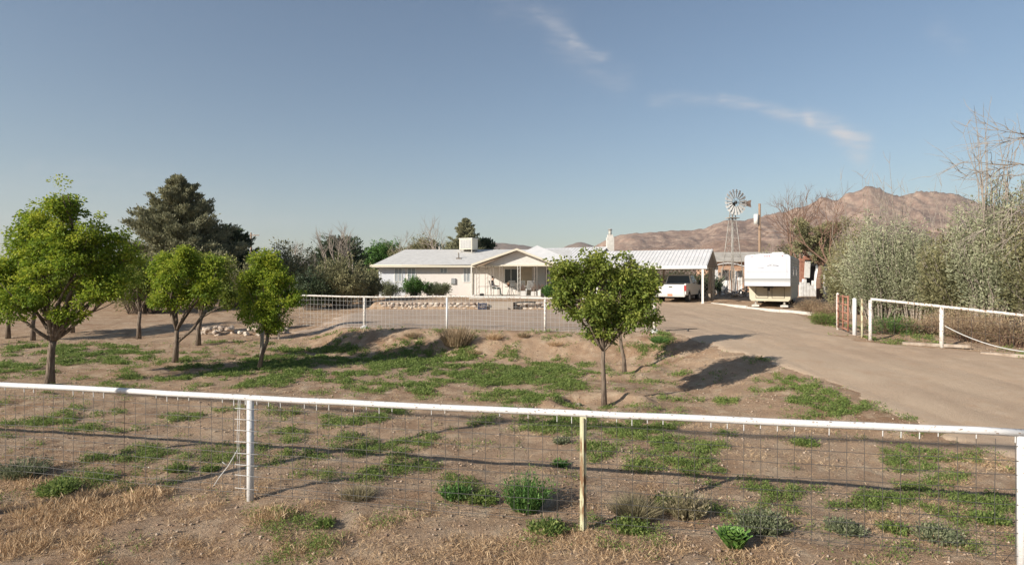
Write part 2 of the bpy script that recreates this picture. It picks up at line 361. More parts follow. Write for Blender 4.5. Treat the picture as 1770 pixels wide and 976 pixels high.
# hills
def hills(name, prof, y0, yr, y1, m, pw, gul, seed, u0, u1, nu, nr):
    xs = np.array([p[0] for p in prof], float); es = np.array([(480 - p[1]) / 1000 for p in prof])
    u = np.linspace(u0, u1, nu); yv = np.concatenate([np.linspace(y0, yr, nr), np.linspace(yr, y1, nr // 3)[1:]])
    Uu, Yy = np.meshgrid(u, yv); X = Uu * Yy
    E = np.interp(Uu * 1000 + 885, xs, es)
    t = np.clip((Yy - y0) / (yr - y0), 0, 1) ; t2 = np.clip((y1 - Yy) / (y1 - yr), 0, 1)
    sh = np.where(Yy <= yr, t ** pw, t2 ** 1.2)
    top = E * yr
    g = 1 - np.abs(2 * fbm(X * .0045, Yy * .0022, seed, 5, .55) - 1)
    g2 = 1 - np.abs(2 * fbm(X * .018, Yy * .009, seed + 9, 4, .6) - 1)
    Z = top * sh * (1 - gul * (1 - sh ** 3) * (g * .8 + .0)) - top * .17 * g2 * (1 - .6 * sh ** 6) * sh ** .7 + 1 - 9 * (1 - np.minimum(t * 8, 1))
    Z += top * .030 * (np.abs(fbm(X * .05, Yy * .05, seed + 5, 3, .6) - .5)) * sh ** .5 + top * .045 * (fbm(X * .02, Yy * .02, seed + 3, 3) - .2)
    nx = len(u); V_ = np.stack([X, Yy, Z], -1).reshape(-1, 3)
    i = np.arange((len(yv) - 1) * nx).reshape(-1, nx)[:, :-1].ravel()
    return tag(fast(name, V_, np.stack([i, i + 1, i + 1 + nx, i + nx], 1), m, smooth=False), kind='structure')
PF = [(-900, 460), (300, 462), (700, 440), (790, 430), (820, 421), (850, 417), (880, 418), (925, 424), (950, 430), (972, 427), (988, 419), (1002, 415), (1020, 419), (1040, 430), (1300, 450), (3000, 460)]
hills('distant_hills', PF, 1500, 3600, 4600, M['rockfar'], 1.3, .3, 2, -1.7, .45, 300, 40)
PM = [(900, 470), (1000, 434), (1030, 421), (1050, 411), (1070, 403), (1090, 399), (1130, 397), (1180, 394), (1218, 391), (1240, 380), (1262, 375), (1290, 377), (1320, 367), (1360, 361), (1395, 349), (1420, 339), (1450, 337), (1480, 324), (1494, 315), (1505, 312), (1518, 316), (1532, 326), (1555, 331), (1590, 324), (1625, 326), (1660, 330), (1710, 350), (1770, 362), (1900, 350), (2200, 380), (3200, 440)]
hills('mountain', PM, 520, 2300, 3600, M['rock'], 1.75, .55, 7, 0.0, 2.2, 520, 150)
PN = [(1000, 470), (1060, 440), (1120, 425), (1200, 424), (1260, 408), (1330, 412), (1400, 396), (1470, 402), (1560, 390), (1650, 400), (1770, 390), (2200, 420), (3200, 450)]
hills('foothills', PN, 420, 1100, 1900, M['rock'], 1.5, .5, 17, 0.1, 2.2, 380, 90)

# ---------------------------------------------------------------- foliage
def quads(P, D, S, asp, rg, flat=0.0, bend=0):         # leaf diamonds at P, pointing along D, length S
    n = len(P); D = D / np.maximum(np.linalg.norm(D, axis=1, keepdims=True), 1e-6)
    r = rg.normal(size=(n, 3)); r[:, 2] *= (1 - flat); side = np.cross(D, r); side /= np.maximum(np.linalg.norm(side, axis=1, keepdims=True), 1e-6)
    S = S[:, None]; a = P; b = P + D * S * .45 + side * S * asp * .5; c = P + D * S; d = P + D * S * .45 - side * S * asp * .5
    if bend: c = c - np.array([0, 0, 1.]) * S * bend
    V_ = np.stack([a, b, c, d], 1).reshape(-1, 3); F_ = np.arange(4 * n).reshape(n, 4); return V_, F_
def in_lobes(lobes, n, rg, shell=.55):
    w = np.array([a[3] * a[4] * a[5] for a in lobes]) ** .8; idx = rg.choice(len(lobes), n, p=w / w.sum())
    L_ = np.array(lobes)[idx]; v = rg.normal(size=(n, 3)); v /= np.linalg.norm(v, axis=1, keepdims=True)
    r = (shell + (1 - shell) * rg.random(n)) ** .6 * (0.86 + .28 * rg.random(n))
    return L_[:, :3] + v * r[:, None] * L_[:, 3:6], v
def limb_path(a, b, rd, n=5, wob=.08):
    a, b = Vector(a), Vector(b); L_ = (b - a).length; out = []
    off = Vector((rd.uniform(-1, 1), rd.uniform(-1, 1), rd.uniform(-.2, .6))) * wob * L_
    for i in range(n):
        t = i / (n - 1); out.append(a.lerp(b, t) + off * math.sin(t * math.pi) + Vector((rd.uniform(-1, 1), rd.uniform(-1, 1), 0)) * .015 * L_ * (0 < i < n - 1))
    return out
def leafy_tree(name, label, base, trunk_pts, fork, lobes, m, nclu, nleaf, size, seed, group=None, clu=.26, tr=.07, bark='bark', cat='tree', extra=None, asp=.62):
    """lobes, trunk_pts relative to the base; nclu clusters of nleaf leaves."""
    rd = random.Random(seed); rg = np.random.default_rng(seed); clu *= .72; nclu = int(nclu * 1.9); nleaf = int(nleaf * .62); size *= .84; lobes = [(l[0] * .94, l[1], l[2], l[3] * .88, l[4] * .88, l[5] * .92) for l in lobes]
    t = thing(name, label, cat, base, 0, group); mb = MB()
    tp = trunk_pts; mb.tube(tp, [tr * 1.35] + [tr * (1 - .25 * i / len(tp)) for i in range(1, len(tp))], 9)
    if extra: 
        for e in extra: mb.tube(e, [tr * .8] + [tr * .6] * (len(e) - 1), 7)
    sub = []
    for l in lobes:
        for q in range(6):
            w_ = rg.normal(size=3); w_ /= np.linalg.norm(w_); w_[2] = abs(w_[2]) * .9 - .25 if q else 1.0; k_ = rd.uniform(.40, .72); s_ = rd.uniform(.34, .58)
            sub.append((l[0] + w_[0] * l[3] * k_, l[1] + w_[1] * l[4] * k_, l[2] + w_[2] * l[5] * k_, l[3] * s_, l[4] * s_, l[5] * s_ * 1.35))
    P, v = in_lobes(sub, nclu, rg, .2)
    sp = rg.random(nclu) < .20; P[sp] += v[sp] * (rg.random(sp.sum()) * .16 + .02)[:, None] + np.array([0, 0, 1.]) * (rg.random(sp.sum()) * .12)[:, None]
    for l in lobes:
        lp = limb_path(tp[-1], l[:3], rd, 6); mb.tube(lp, [tr * (.56 - .09 * i) for i in range(6)], 6)
        for q in range(5):
            e = Vector(l[:3]) + Vector((rd.uniform(-1, 1) * l[3], rd.uniform(-1, 1) * l[4], rd.uniform(-.6, 1) * l[5])) * .8
            st_ = lp[rd.randint(2, 5)]; mb.tube(limb_path(st_, e, rd, 4), [tr * .25, tr * .19, tr * .13, tr * .05], 5)
    for i in range(0, nclu, 5):
        e = Vector(P[i]); l = min(lobes, key=lambda a: (Vector(a[:3]) - e).length); c = Vector(l[:3])
        mb.tube([c.lerp(e, .1), c.lerp(e, .55) + Vector((rd.uniform(-.05, .05), rd.uniform(-.05, .05), .04)), e], [tr * .14, tr * .1, tr * .04], 4, caps=False)
    mb.build('trunk', M[bark], t)
    n = nclu * nleaf; c = np.repeat(P, nleaf, 0); vv = np.repeat(v, nleaf, 0)
    cs = np.repeat(clu * (.6 + .8 * rg.random(nclu)), nleaf)[:, None]
    off = rg.normal(size=(n, 3)); off /= np.linalg.norm(off, axis=1, keepdims=True); off *= (rg.random(n) ** .45)[:, None] * cs
    off[:, 2] *= .75
    D = off / np.maximum(np.linalg.norm(off, axis=1, keepdims=True), 1e-6) + vv * .4 + np.array([0, 0, -.25]) + rg.normal(size=(n, 3)) * .5
    V_, F_ = quads(c + off, D, size * (.65 + .7 * rg.random(n)), asp, rg, bend=.12)
    ct = np.repeat(rg.random(nclu), nleaf); tint = np.clip(.10 + .42 * ct + .45 * rg.random(n) + .12 * np.repeat(v[:, 2], nleaf), 0, 1)
    fast('crown', V_, F_, m, t, tint); return t
def conifer(name, label, base, h, rad, m, seed, n=26000, size=.16, top=.0, pw=.8, trr=.16, cat='tree', skew=0, irregular=.25):
    rg = np.random.default_rng(seed); rd = random.Random(seed); t = thing(name, label, cat, base)
    mb = MB(); mb.tube([(0, 0, -.1), (0, 0, h * .3), (skew * .5, 0, h * .65), (skew, 0, h * .97)], [trr, trr * .8, trr * .4, .02], 8)
    nb = 260; P = []; Dd = []; z0 = .04 * h
    for i in range(nb):
        f = (i + rd.random()) / nb; z = z0 + (h * .93 - z0) * f ** 1.05; az = rd.uniform(0, 6.28)
        L_ = rad * (1 - f) ** pw * rd.uniform(1 - irregular * 1.3, 1 + irregular) + .15
        up = .25 + .7 * f; k = skew * (z / h)
        a = Vector((k, 0, z)); b = a + Vector((math.cos(az) * L_, math.sin(az) * L_, L_ * up * rd.uniform(.4, 1.1)))
        mb.tube([a, a.lerp(b, .5) - Vector((0, 0, .04 * L_)), b], [.03 * trr / .16, .02, .006], 4, caps=False)
        nn = int(n / nb * (.35 + 1.2 * (1 - f))); s = rg.random(nn) ** .55
        A = np.array(a); B = np.array(b); pts = A + (B - A) * s[:, None]; spread = (.10 + .20 * L_ / rad) * rad * .36 * (1.15 - s * .75)
        q = rg.normal(size=(nn, 3)) * spread[:, None] * np.array([.8, .8, .55]); P.append(pts + q)
        Dd.append((B - A) / L_ * .7 + q * 1.2 + np.array([0, 0, .8]) + rg.normal(size=(nn, 3)) * .45)
    mb.build('trunk', M['bark'], t); P = np.concatenate(P); D = np.concatenate(Dd)
    P[:, 2] = np.minimum(np.maximum(P[:, 2], .1), h * 1.03)
    V_, F_ = quads(P, D, size * (.6 + .8 * rg.random(len(P))), .42, rg)
    tint = np.clip(.15 + .5 * rg.random(len(P)) + .5 * (fbm(P[:, 0] * 1.5 + seed, P[:, 2] * 1.5 + P[:, 1], 3, 2) - .4), 0, 1)
    fast('crown', V_, F_, m, t, tint); return t
def shrub(name, label, base, w, dpt, h, m, seed, stems=60, n=9000, size=.09, asp=.4, lean=(0, 0), stem_m='bark', low=.12, group=None, cat='shrub', stem_r=.02, spread=.22, up=.7, whips=0, crown='foliage'):
    rg = np.random.default_rng(seed); rd = random.Random(seed); t = thing(name, label, cat, base, 0, group); mb = MB(); P = []; Dd = []
    for i in range(stems):
        az = rd.uniform(0, 6.28); k = math.sqrt(rd.random()); L_ = rd.uniform(.55, 1.12) * (1 - .42 * k ** 2.2)
        e = Vector((math.cos(az) * k * w / 2 + lean[0], math.sin(az) * k * dpt / 2 + lean[1], h * L_)); a = Vector((e.x * .35, e.y * .35, -.03))
        mid = a.lerp(e, .5) + Vector((rd.uniform(-.1, .1) * w * .3 - e.x * .15, 0, h * .04))
        pts = [a, a.lerp(mid, .5) , mid, mid.lerp(e, .55) + Vector((rd.uniform(-1, 1), rd.uniform(-1, 1), 0)) * .03 * w, e]
        r0 = stem_r * rd.uniform(.6, 1.2); mb.tube(pts, [r0, r0 * .85, r0 * .6, r0 * .4, r0 * .12], 4, caps=False)
        nn = n // stems; s = low + (1 - low) * rg.random(nn) ** .7; A = np.array([list(p) for p in pts]); tt = s * 4; ii = np.minimum(tt.astype(int), 3); f = (tt - ii)[:, None]
        pt = A[ii] * (1 - f) + A[ii + 1] * f; q = rg.normal(size=(nn, 3)) * spread * w * .35 * (1.25 - s * .8)[:, None]; q[:, 2] *= .7
        cc = rg.integers(0, 9, nn); q = q * .55 + (rg.normal(size=(9, 3)) * spread * w * .30 * np.array([1, 1, .6]))[cc]; pt = pt * .35 + .65 * (pt[:9] if nn >= 9 else pt[:1].repeat(9, 0))[cc]
        P.append(pt + q); Dd.append(q / (spread * w * .35) * .6 + (A[ii + 1] - A[ii]) / (np.linalg.norm(A[ii + 1] - A[ii], axis=1, keepdims=True) + 1e-6) * up + rg.normal(size=(nn, 3)) * .4)
    for i in range(whips):
        az = rd.uniform(0, 6.28); k = rd.random(); a = Vector((math.cos(az) * k * w * .3, math.sin(az) * k * dpt * .3, h * .5))
        e = a + Vector((rd.uniform(-.2, .2) * w, rd.uniform(-.15, .15) * w, h * rd.uniform(.6, .95)))
        bp = limb_path(a, e, rd, 5, .06); mb.tube(bp, [.022, .018, .014, .009, .004], 4, caps=False)
        for q in range(6):
            s_ = bp[rd.randint(1, 4)]; mb.tube(limb_path(s_, s_ + Vector((rd.uniform(-.5, .5), rd.uniform(-.3, .3), rd.uniform(.2, .7))), rd, 3), [.009, .006, .003], 3, caps=False)
    mb.build('stems', M[stem_m], t); P = np.concatenate(P); D = np.concatenate(Dd); P[:, 2] = np.abs(P[:, 2])
    V_, F_ = quads(P, D, size * (.55 + .9 * rg.random(len(P))), asp, rg)
    tint = np.clip(.1 + .55 * rg.random(len(P)) + .6 * (fbm(P[:, 0] * 1.6 + seed, P[:, 2] * 1.6 + P[:, 1], 3, 2) - .35), 0, 1)
    fast(crown, V_, F_, m, t, tint); return t
def bare_tree(name, label, base, h, spread, seed, trr=.12, m='barkgrey', depth=5, lean=0, droop=0, first=.3, thin=1):
    rd = random.Random(seed); t = thing(name, label, 'tree', base); tk = MB(); br = MB()
    def grow(p, d, L_, r, k):
        n = 4; pts = [p]; q = d.copy()
        for i in range(n):
            q = (q + Vector((rd.uniform(-1, 1), rd.uniform(-1, 1), rd.uniform(-.5, .7) - droop * (depth - k))) * .2).normalized(); pts.append(pts[-1] + q * L_ / n)
        (tk if k == depth else br).tube(pts, [r * (1 - .12 * i) for i in range(n + 1)] if k > 0 else [r, r * .8, r * .6, r * .4, r * .2], 6 if k > 2 else 3, caps=False)
        if k == 0: return
        for i in range(3 if k > 1 else 4):
            s_ = pts[-1] if i == 0 else pts[rd.randint(2, n)]
            a = rd.uniform(.3, .85) * spread; az = rd.uniform(0, 6.28)
            o = q.orthogonal().normalized(); o = Matrix.Rotation(az, 3, q) @ o
            grow(s_, (q * math.cos(a) + o * math.sin(a)).normalized(), L_ * rd.uniform(.62, .85), r * .58 * thin, k - 1)
    grow(Vector((0, 0, -.1)), Vector((lean, 0, 1)).normalized(), h * first, trr, depth)
    tk.build('trunk', M[m], t); br.build('branches', M[m], t); return t
def PT(px, Y, dz=0): x = at(px, Y); return (x, Y, zz(x, Y) + dz)
# ---------------------------------------------------------------- the house
def house():
    t = thing('house', 'long low cream stucco ranch house with pale hip roof and gabled porch', 'house', (0, 43, 1.25))
    t.location = (0, 0, 0)
    zb = .8; ze = 3.42
    w = MB(); w.box((-3.25, 47, (zb + ze) / 2), (9.4 - .004, 8, ze - zb)); w.box((3.5, 47.02, (zb + ze) / 2), (4.1, 7.96, ze - zb)); w.build('wall', M['cream'], t)
    w = MB(); w.box((-8.92, 47, (zb + ze) / 2), (1.96, 8.02, ze - zb)); o = w.build('brightened_wall', M['white'], t); o['label'] = 'end of the wall coloured bluish white for the brighter light on it'  # same wall, its brighter light put into a whiter colour
    w = MB(); w.prism([(-10.4, 3.42), (-10.4, 3.54), (-8.79, 4.9), (5.0, 4.9), (6.1, 3.54), (6.1, 3.42)], 42.4, 51.6, 'Y')
    # hip roof as its own solid
    E0, E1, rz, x0, x1, y0, y1, ym = 3.46, 3.46, 4.9, -10.4, 6.2, 42.4, 51.6, 47.0
    r = MB(); V8 = [(x0, y0, E0), (x1, y0, E0), (x1, y1, E0), (x0, y1, E0), (-8.7, ym, rz), (4.6, ym, rz)]
    r.add(V8, [(0, 1, 5, 4), (2, 3, 4, 5), (3, 0, 4), (1, 2, 5)]); lo = [(a, b, c - .05) for a, b, c in V8[:4]]; r.add(lo, [(3, 2, 1, 0)])
    roof = r.build('roof', M['shingle'], t)
    f = MB(); f.box(((x0 + x1) / 2, y0 - .015, 3.45), (x1 - x0, .03, .15)); f.box((x0 - .015, (y0 + y1) / 2, 3.45), (.03, y1 - y0, .15)); f.build('fascia', M['fascia'], t)
    f = MB(); f.tube([(-10.35, 42.38, 3.53), (-2.8, 42.38, 3.53)], .035, 6); f.build('gutter', M['fascia'], t)
    # white cross roof with a hipped front behind the porch
    r = MB(); P_ = [(-1.0, 41.5, 3.60), (5.0, 41.5, 3.60), (1.95, 45, 5.12), (1.95, 50, 5.12), (5.0, 50, 3.60), (-1.0, 50, 3.60)]
    r.add(P_, [(0, 1, 2), (1, 4, 3, 2), (0, 2, 3, 5), (5, 4, 1, 0), (5, 3, 4)]); r.build('cross_roof', M['whiteroof'], t)
    # porch gable
    ax, az_, xl, xr, ye = .32, 4.56, -2.75, 3.05, 3.50; r = MB()
    for s, xe in ((-1, xl), (1, xr)):
        a, b = Vector((ax, 0, az_)), Vector((xe, 0, ye)); 
        pts = [(ax, az_), (xe, ye), (xe, ye - .07), (ax, az_ - .07)]
        r.prism(pts, 38.8, 44.6, 'Y')
    pr = r.build('porch_roof', M['whiteroof'], t)
    r = MB()
    for xe in (xl, xr):
        r.prism([(ax, az_ + .02), (xe, ye + .02), (xe, ye - .12), (ax, az_ - .12)], 38.76, 38.797, 'Y')
    r.build('rake_board', M['fascia'], t)
    r = MB(); r.prism([(ax - .1, az_ - .13), (xl + .1, ye - .06), (xl + .1, ye - .11), (xl + .7, ye - .11)], 38.83, 39.24, 'Y'); r.build('soffit', M['soffit'], t)
    r = MB(); r.prism([(xl + .75, 3.44), (xr - .05, 3.44), (ax + .03, 4.45)], 39.25, 39.32, 'Y'); r.build('pediment', M['whitepaint'], t)
    r = MB(); r.box(((xl + .75 + xr) / 2, 39.22, 3.44), (xr - xl - .8, .05, .1)); r.box(((xl + xr) / 2, 41.2, 3.42), (xr - xl, 3.8, .04)); r.build('porch_beam', M['fascia'], t)
    r = MB(); r.box(((xl + xr) / 2 + .1, 41.0, 1.22), (6.3, 3.96, .30)); r.build('porch_floor', M['concrete'], t)
    # wall inside the porch
    r = MB(); r.box((1.0, 42.985, 2.35), (.95, .03, 2.1)); r.build('shade_tan_panel', M['tanwall'], t)  # tan panel: porch shade put into the wall colour, not a door
    r = MB(); r.box((2.1, 42.98, 2.38), (.75, .04, 2.05)); r.build('side_panel', M['greywall'], t)
    # windows
    def win(xa, xb, za, zb_, pane, mull=True):
        f = MB(); y = 42.985; xc = (xa + xb) / 2; ww = xb - xa; hh = zb_ - za; fr = .05
        f.box((xc, y, zb_ - fr / 2), (ww, .05, fr)); f.box((xc, y, za + fr / 2), (ww, .07, fr))
        f.box((xa + fr / 2, y - .002, (za + zb_) / 2), (fr, .05, hh)); f.box((xb - fr / 2, y - .002, (za + zb_) / 2), (fr, .05, hh))
        if mull: f.box((xc, y, (za + zb_) / 2), (.04, .04, hh - 2 * fr))
        o = f.build('window', M['frame'], t)
        p = MB(); p.box((xc, 42.992, (za + zb_) / 2), (ww - .02, .02, hh - .02)); p.build('pane', M[pane], o)
    win(-8.75, -8.15, 2.28, 3.34, 'curtain'); win(-7.78, -7.15, 2.28, 3.34, 'curtain'); win(-5.35, -4.80, 2.93, 3.34, 'curtain')
    win(-3.63, -3.08, 2.28, 3.34, 'curtain'); win(-.58, .43, 2.18, 3.30, 'glass'); win(2.55, 3.2, 1.75, 3.34, 'glass')
    # porch supports of thin iron bars
    for px in (826, 841, 851, 866, 897, 926, 947):
        x = at(px, 39.15); p = MB(); d = .09
        for k in (-1, 1): p.tube([(x + k * d, 39.15, 1.36), (x + k * d, 39.15, 3.42)], .016, 5)
        for k in range(6): p.tube([(x - d, 39.15, 1.5 + k * .33), (x + d, 39.15, 1.66 + k * .33)], .009, 4)
        p.build('porch_post', M['iron'] if px != 897 else M['whitepaint'], t)
    p = MB(); x = at(815, 40); p.box((x, 39.9, 2.3), (.09, .09, 2.34)); p.build('porch_post', M['whitepaint'], t)
    p = MB(); p.tube([(at(826, 39.15), 39.15, 2.02), (at(850, 39.15), 39.15, 2.02)], .018, 5); p.build('porch_railing', M['iron'], t)
    b = MB(); b.tube([(-2.95, 42.93, 3.4), (-2.95, 42.93, 1.3)], .035, 6); b.build('downpipe', M['fascia'], t)
    b = MB(); b.box((-4.35, 42.95, 2.35), (.32, .12, .45), bev=.015); b.build('meter_box', M['trailergrey'], t)
    # ribbed-roof rear wing
    a = R(-28); Mw = Matrix.Translation((7.45, 46.2, 0)) @ Matrix.Rotation(a, 4, 'Z')
    def wl_(mb): mb.v = [tuple(Mw @ Vector(v)) for v in mb.v]; return mb
    r = MB(); r.prism([(0, 5.08), (3.6, 3.85), (3.6, 3.77), (0, 5.0), (-3.6, 3.77), (-3.6, 3.85)], -6.2, .25, 'X')
    for k in range(22):
        x = -6.1 + k * .3
        for s in (1, -1): r.prism([(s * .02, 5.10), (s * 3.6, 3.875), (s * 3.6, 3.845), (s * .02, 5.07)], x, x + .05, 'X')
    wl_(r).build('metal_roof', M['metalroof'], t)
    r = MB(); r.prism([(-3.2, .8), (3.2, .8), (3.2, 3.8), (0, 4.95), (-3.2, 3.8)], -5.9, 0, 'X'); wl_(r).build('wing_wall', M['tanwall'], t)
    c = MB(); cx = at(1054.5, 46); c.box((cx, 46, 3.3), (.55, .55, 5.0)); c.box((cx, 46, 5.85), (.42, .42, .32)); ch = c.build('chimney', M['concrete'], t)
    c = MB(); c.tube([(cx, 46, 5.95), (cx, 46, 6.36)], .13, 10); c.tube([(cx, 46, 6.40), (cx, 46, 6.48)], [.2, .12], 10)
    for k in range(4): c.tube([(cx + .12 * math.cos(k * 1.57), 46 + .12 * math.sin(k * 1.57), 6.3), (cx + .12 * math.cos(k * 1.57), 46 + .12 * math.sin(k * 1.57), 6.42)], .012, 4)
    c.build('flue_cap', M['galv'], ch)
    # roof vents
    v = MB(); v.tube([(at(760, 47), 47, 4.7), (at(760, 47), 47, 5.08)], .09, 8); v.tube([(at(760, 47), 47, 5.08), (at(760, 47), 47, 5.16)], [.15, .06], 8); v.build('roof_vent', M['galv'], t)
    v = MB(); x = at(793, 44.4); v.tube([(x, 44.4, 4.0), (x, 44.4, 4.42), (x - .02, 44.2, 4.5)], .045, 6); v.box((x, 44.35, 4.09), (.4, .3, .04), rot=Matrix.Rotation(R(17), 4, 'X')); v.build('roof_pipe', M['iron'], t)
    return t
house()
t = thing('evaporative_cooler', 'white louvred box cooler standing on the house roof ridge', 'cooler', (at(810, 46.4), 46.4, 4.68), R(-24))
b = MB(); b.box((0, 0, .60), (1.15, 1.0, .85), bev=.02); b.build('cabinet', M['fascia'], t)
b = MB(); b.box((0, 0, 1.045), (1.22, 1.07, .05)); b.build('lid', M['whitepaint'], t)
b = MB(); b.box((0, -.512, .60), (.98, .01, .70)); pn = b.build('louvre_panel', M['trailergrey'], t)
b = MB()
for k in range(9): b.box((0, -.525, .30 + k * .075), (.94, .03, .018), rot=Matrix.Rotation(R(25), 4, 'X'))
for k in range(7): b.box((-.45 + k * .15, -.522, .60), (.02, .012, .68))
b.build('slat', M['whitepaint'], pn)
for x in (-.5, .5):
    for y in (-.4, .4): b = MB(); b.box((x, y, .05), (.06, .06, .32)); b.build('leg', M['galv'], t)

# stone retaining wall with a capping, a concrete landing and a dark crate
def wall_pts(x): return 35.15 - .012 * (x + 8)
t = thing('stone_wall', 'low retaining wall of rough pale field stones below the house', 'stone wall', (-3, 35.1, .6))
b = MB(); b.box((1.2, 0.20, .20), (12.2, .22, .66)); b.build('core', M['mortar'], t)
rd = random.Random(3); b = MB(); x = -5.0; row = 0
for row in range(4):
    x = -5.1 + rd.uniform(0, .3)
    while x < 7.2:
        w_ = rd.uniform(.18, .46); b.blob((x + w_ / 2, rd.uniform(.02, .08), .02 + row * .135 + rd.uniform(-.02, .03)), (w_ * .52, .14, .085), rd.randint(0, 9999), .16, 2); x += w_
b.build('stones', M['stone'], t)
t = thing('stone_edging', 'rough pile of pale stones at the left end of the bank', 'stone wall', (at(400, 24), 24, zz(at(400, 24), 24)))
b = MB(); rd = random.Random(5)
for i in range(44):
    x = rd.uniform(-1.2, 2.2); b.blob((x, rd.uniform(-.3, .3), rd.uniform(-.05, .28)), (rd.uniform(.09, .20), .12, rd.uniform(.07, .11)), i, .2, 2)
b.build('stones', M['stone'], t)
b = MB(); x = at(862, 34.9); b.box((0, 0, .22), (1.5, .5, .60), bev=.02); b.box((-.1, -.33, .08), (1.1, .22, .26), bev=.02); o = b.build('concrete_landing', M['mortar']); o.location = (at(866, 34.85), 34.85, .62); tag(o, 'pale concrete landing block set into the stone wall', 'step')
t = thing('milk_crate', 'dark blue open crate sitting against the stone wall', 'crate', (at(834, 34.6), 34.6, zz(at(834, 34.6), 34.6) + .015))
b = MB()
for dx, dy, sx, sy in ((0, -.2, .52, .02), (0, .2, .52, .02), (-.26, 0, .02, .4), (.26, 0, .02, .4)):
    for k in range(3): b.box((dx, dy, .07 + k * .13), (sx, sy, .07))
    for k in (-1, 0, 1): b.box((dx + k * sx * .45 * (sx > .1), dy + k * sy * .45 * (sy > .1), .2), (.03, .03, .38))
b.build('slatted_side', mat('crate_blue', (.05, .06, .10), .7), t); b = MB(); b.box((0, 0, .015), (.5, .38, .02)); b.build('base', M['black'], t)
b = MB(); b.tube([(at(870, 34.7), 34.7, .98), (at(885, 34.7), 34.72, 1.09), (at(900, 34.7), 34.75, 1.13), (at(915, 34.7), 34.75, 1.15), (at(926, 34.7), 34.7, 1.12)], .05, 7)
tag(b.build('garden_hose', M['hose']), 'thick dark hose arched along the top of the stone wall', 'hose')

# ---------------------------------------------------------------- things on the porch (floor at 1.37)
PZ = 1.372
def chair(px, Y, rz, label, m, name='patio_chair', lounge=False):
    t = thing(name, label, 'chair', (at(px, Y), Y, PZ), rz, 'chairs on the porch')
    b = MB(); b.box((0, 0, .42), (.5, .5, .04), bev=.012); b.build('seat', M[m], t)
    b = MB(); Mx = Matrix.Rotation(R(-14), 4, 'X')
    for k in range(5): b.box((-.2 + k * .1, .29, .72), (.065, .025, .56), rot=Mx)
    b.box((0, .36, .99), (.5, .03, .08), rot=Mx); b.build('backrest', M[m], t)
    for sx in (-1, 1):
        b = MB(); b.tube([(sx * .27, -.24, .62), (sx * .27, .28, .64)], .022, 5); b.build('armrest', M[m], t)
        for sy in (-1, 1):
            b = MB(); b.tube([(sx * .25, sy * .24, .64 if sy < 0 else .5), (sx * .27, sy * .26, 0)], .02, 5); b.build('leg', M[m], t)
    return t
chair(854, 40.7, R(82), 'white chair under the seated person on the porch', 'plasticwhite')
chair(888, 41.2, R(20), 'white patio chair left of the dark-topped patio table', 'plasticwhite')
chair(914, 40.2, R(-160), 'low white patio chair turned with its back to the yard', 'plasticwhite')
chair(903, 41.6, R(170), 'white patio chair farthest back by the shade-tinted wall panel', 'plasticwhite')
t = thing('patio_table', 'small dark-topped patio table between the porch chairs', 'table', (at(882, 39.9), 39.9, PZ))
b = MB(); b.tube([(0, 0, .60), (0, 0, .63)], .38, 18, sm=False); b.build('tabletop', M['darkiron'], t)
for k in range(3):
    b = MB(); a = k * 2.09 + .4; b.tube([(.05 * math.cos(a), .05 * math.sin(a), .6), (.3 * math.cos(a), .3 * math.sin(a), 0)], .016, 5); b.build('leg', M['darkiron'], t)
t = thing('flower_pot', 'terracotta pot standing on the patio table', 'pot', (at(879, 39.9), 39.9, PZ + .63))
b = MB(); b.tube([(0, 0, 0), (0, 0, .15), (0, 0, .15), (0, 0, .18)], [.07, .105, .12, .12], 12); b.build('bowl', M['terracotta'], t)
b = MB(); b.blob((0, 0, .24), (.1, .1, .08), 3, .4, 2); b.build('dried_plant', M['soffit'], t)
for i, (px, Y, s, lb) in enumerate([(904, 39.3, 1.0, 'white planter with dry reddish stems, leftmost of the porch planters'), (923, 39.4, .9, 'small white planter with dry stems in the middle of the porch row'), (935, 39.3, 1.1, 'wide white planter with dry stems near the dark window')]):
    t = thing('planter', lb, 'planter', (at(px, Y), Y, PZ), 0, 'white planters along the porch edge')
    b = MB(); b.box((0, 0, .17 * s), (.42 * s, .3, .34 * s), bev=.02); b.build('tub', M['plasticwhite'], t)
    b = MB(); rd = random.Random(i)
    for k in range(50): a = rd.uniform(0, 6.28); e = rd.uniform(.05, .3); b.tube([(.1 * math.cos(a), .08 * math.sin(a), .3), (e * math.cos(a), e * .7 * math.sin(a), rd.uniform(.5, .9))], [.008, .004], 3, caps=False)
    b.build('dried_stems', M['barkred'], t)
t = thing('bench', 'long low white bench at the right end of the porch', 'bench', (at(944, 39.0), 39.0, PZ))
b = MB(); b.box((0, 0, .42), (1.0, .36, .06), bev=.015); b.build('seat', M['plasticwhite'], t)
for sx in (-1, 1):
    b = MB(); b.box((sx * .4, 0, .2), (.08, .3, .39), bev=.01); b.build('leg', M['plasticwhite'], t)
t = thing('toolbox', 'small dark box on the porch floor beside the left iron supports', 'box', (at(833, 39.4), 39.4, PZ))
b = MB(); b.box((0, 0, .08), (.28, .16, .16), bev=.012); b.build('case', M['black'], t); b = MB(); b.tube([(-.07, 0, .16), (-.07, 0, .2), (.07, 0, .2), (.07, 0, .16)], .008, 5); b.build('handle', M['darkiron'], t)

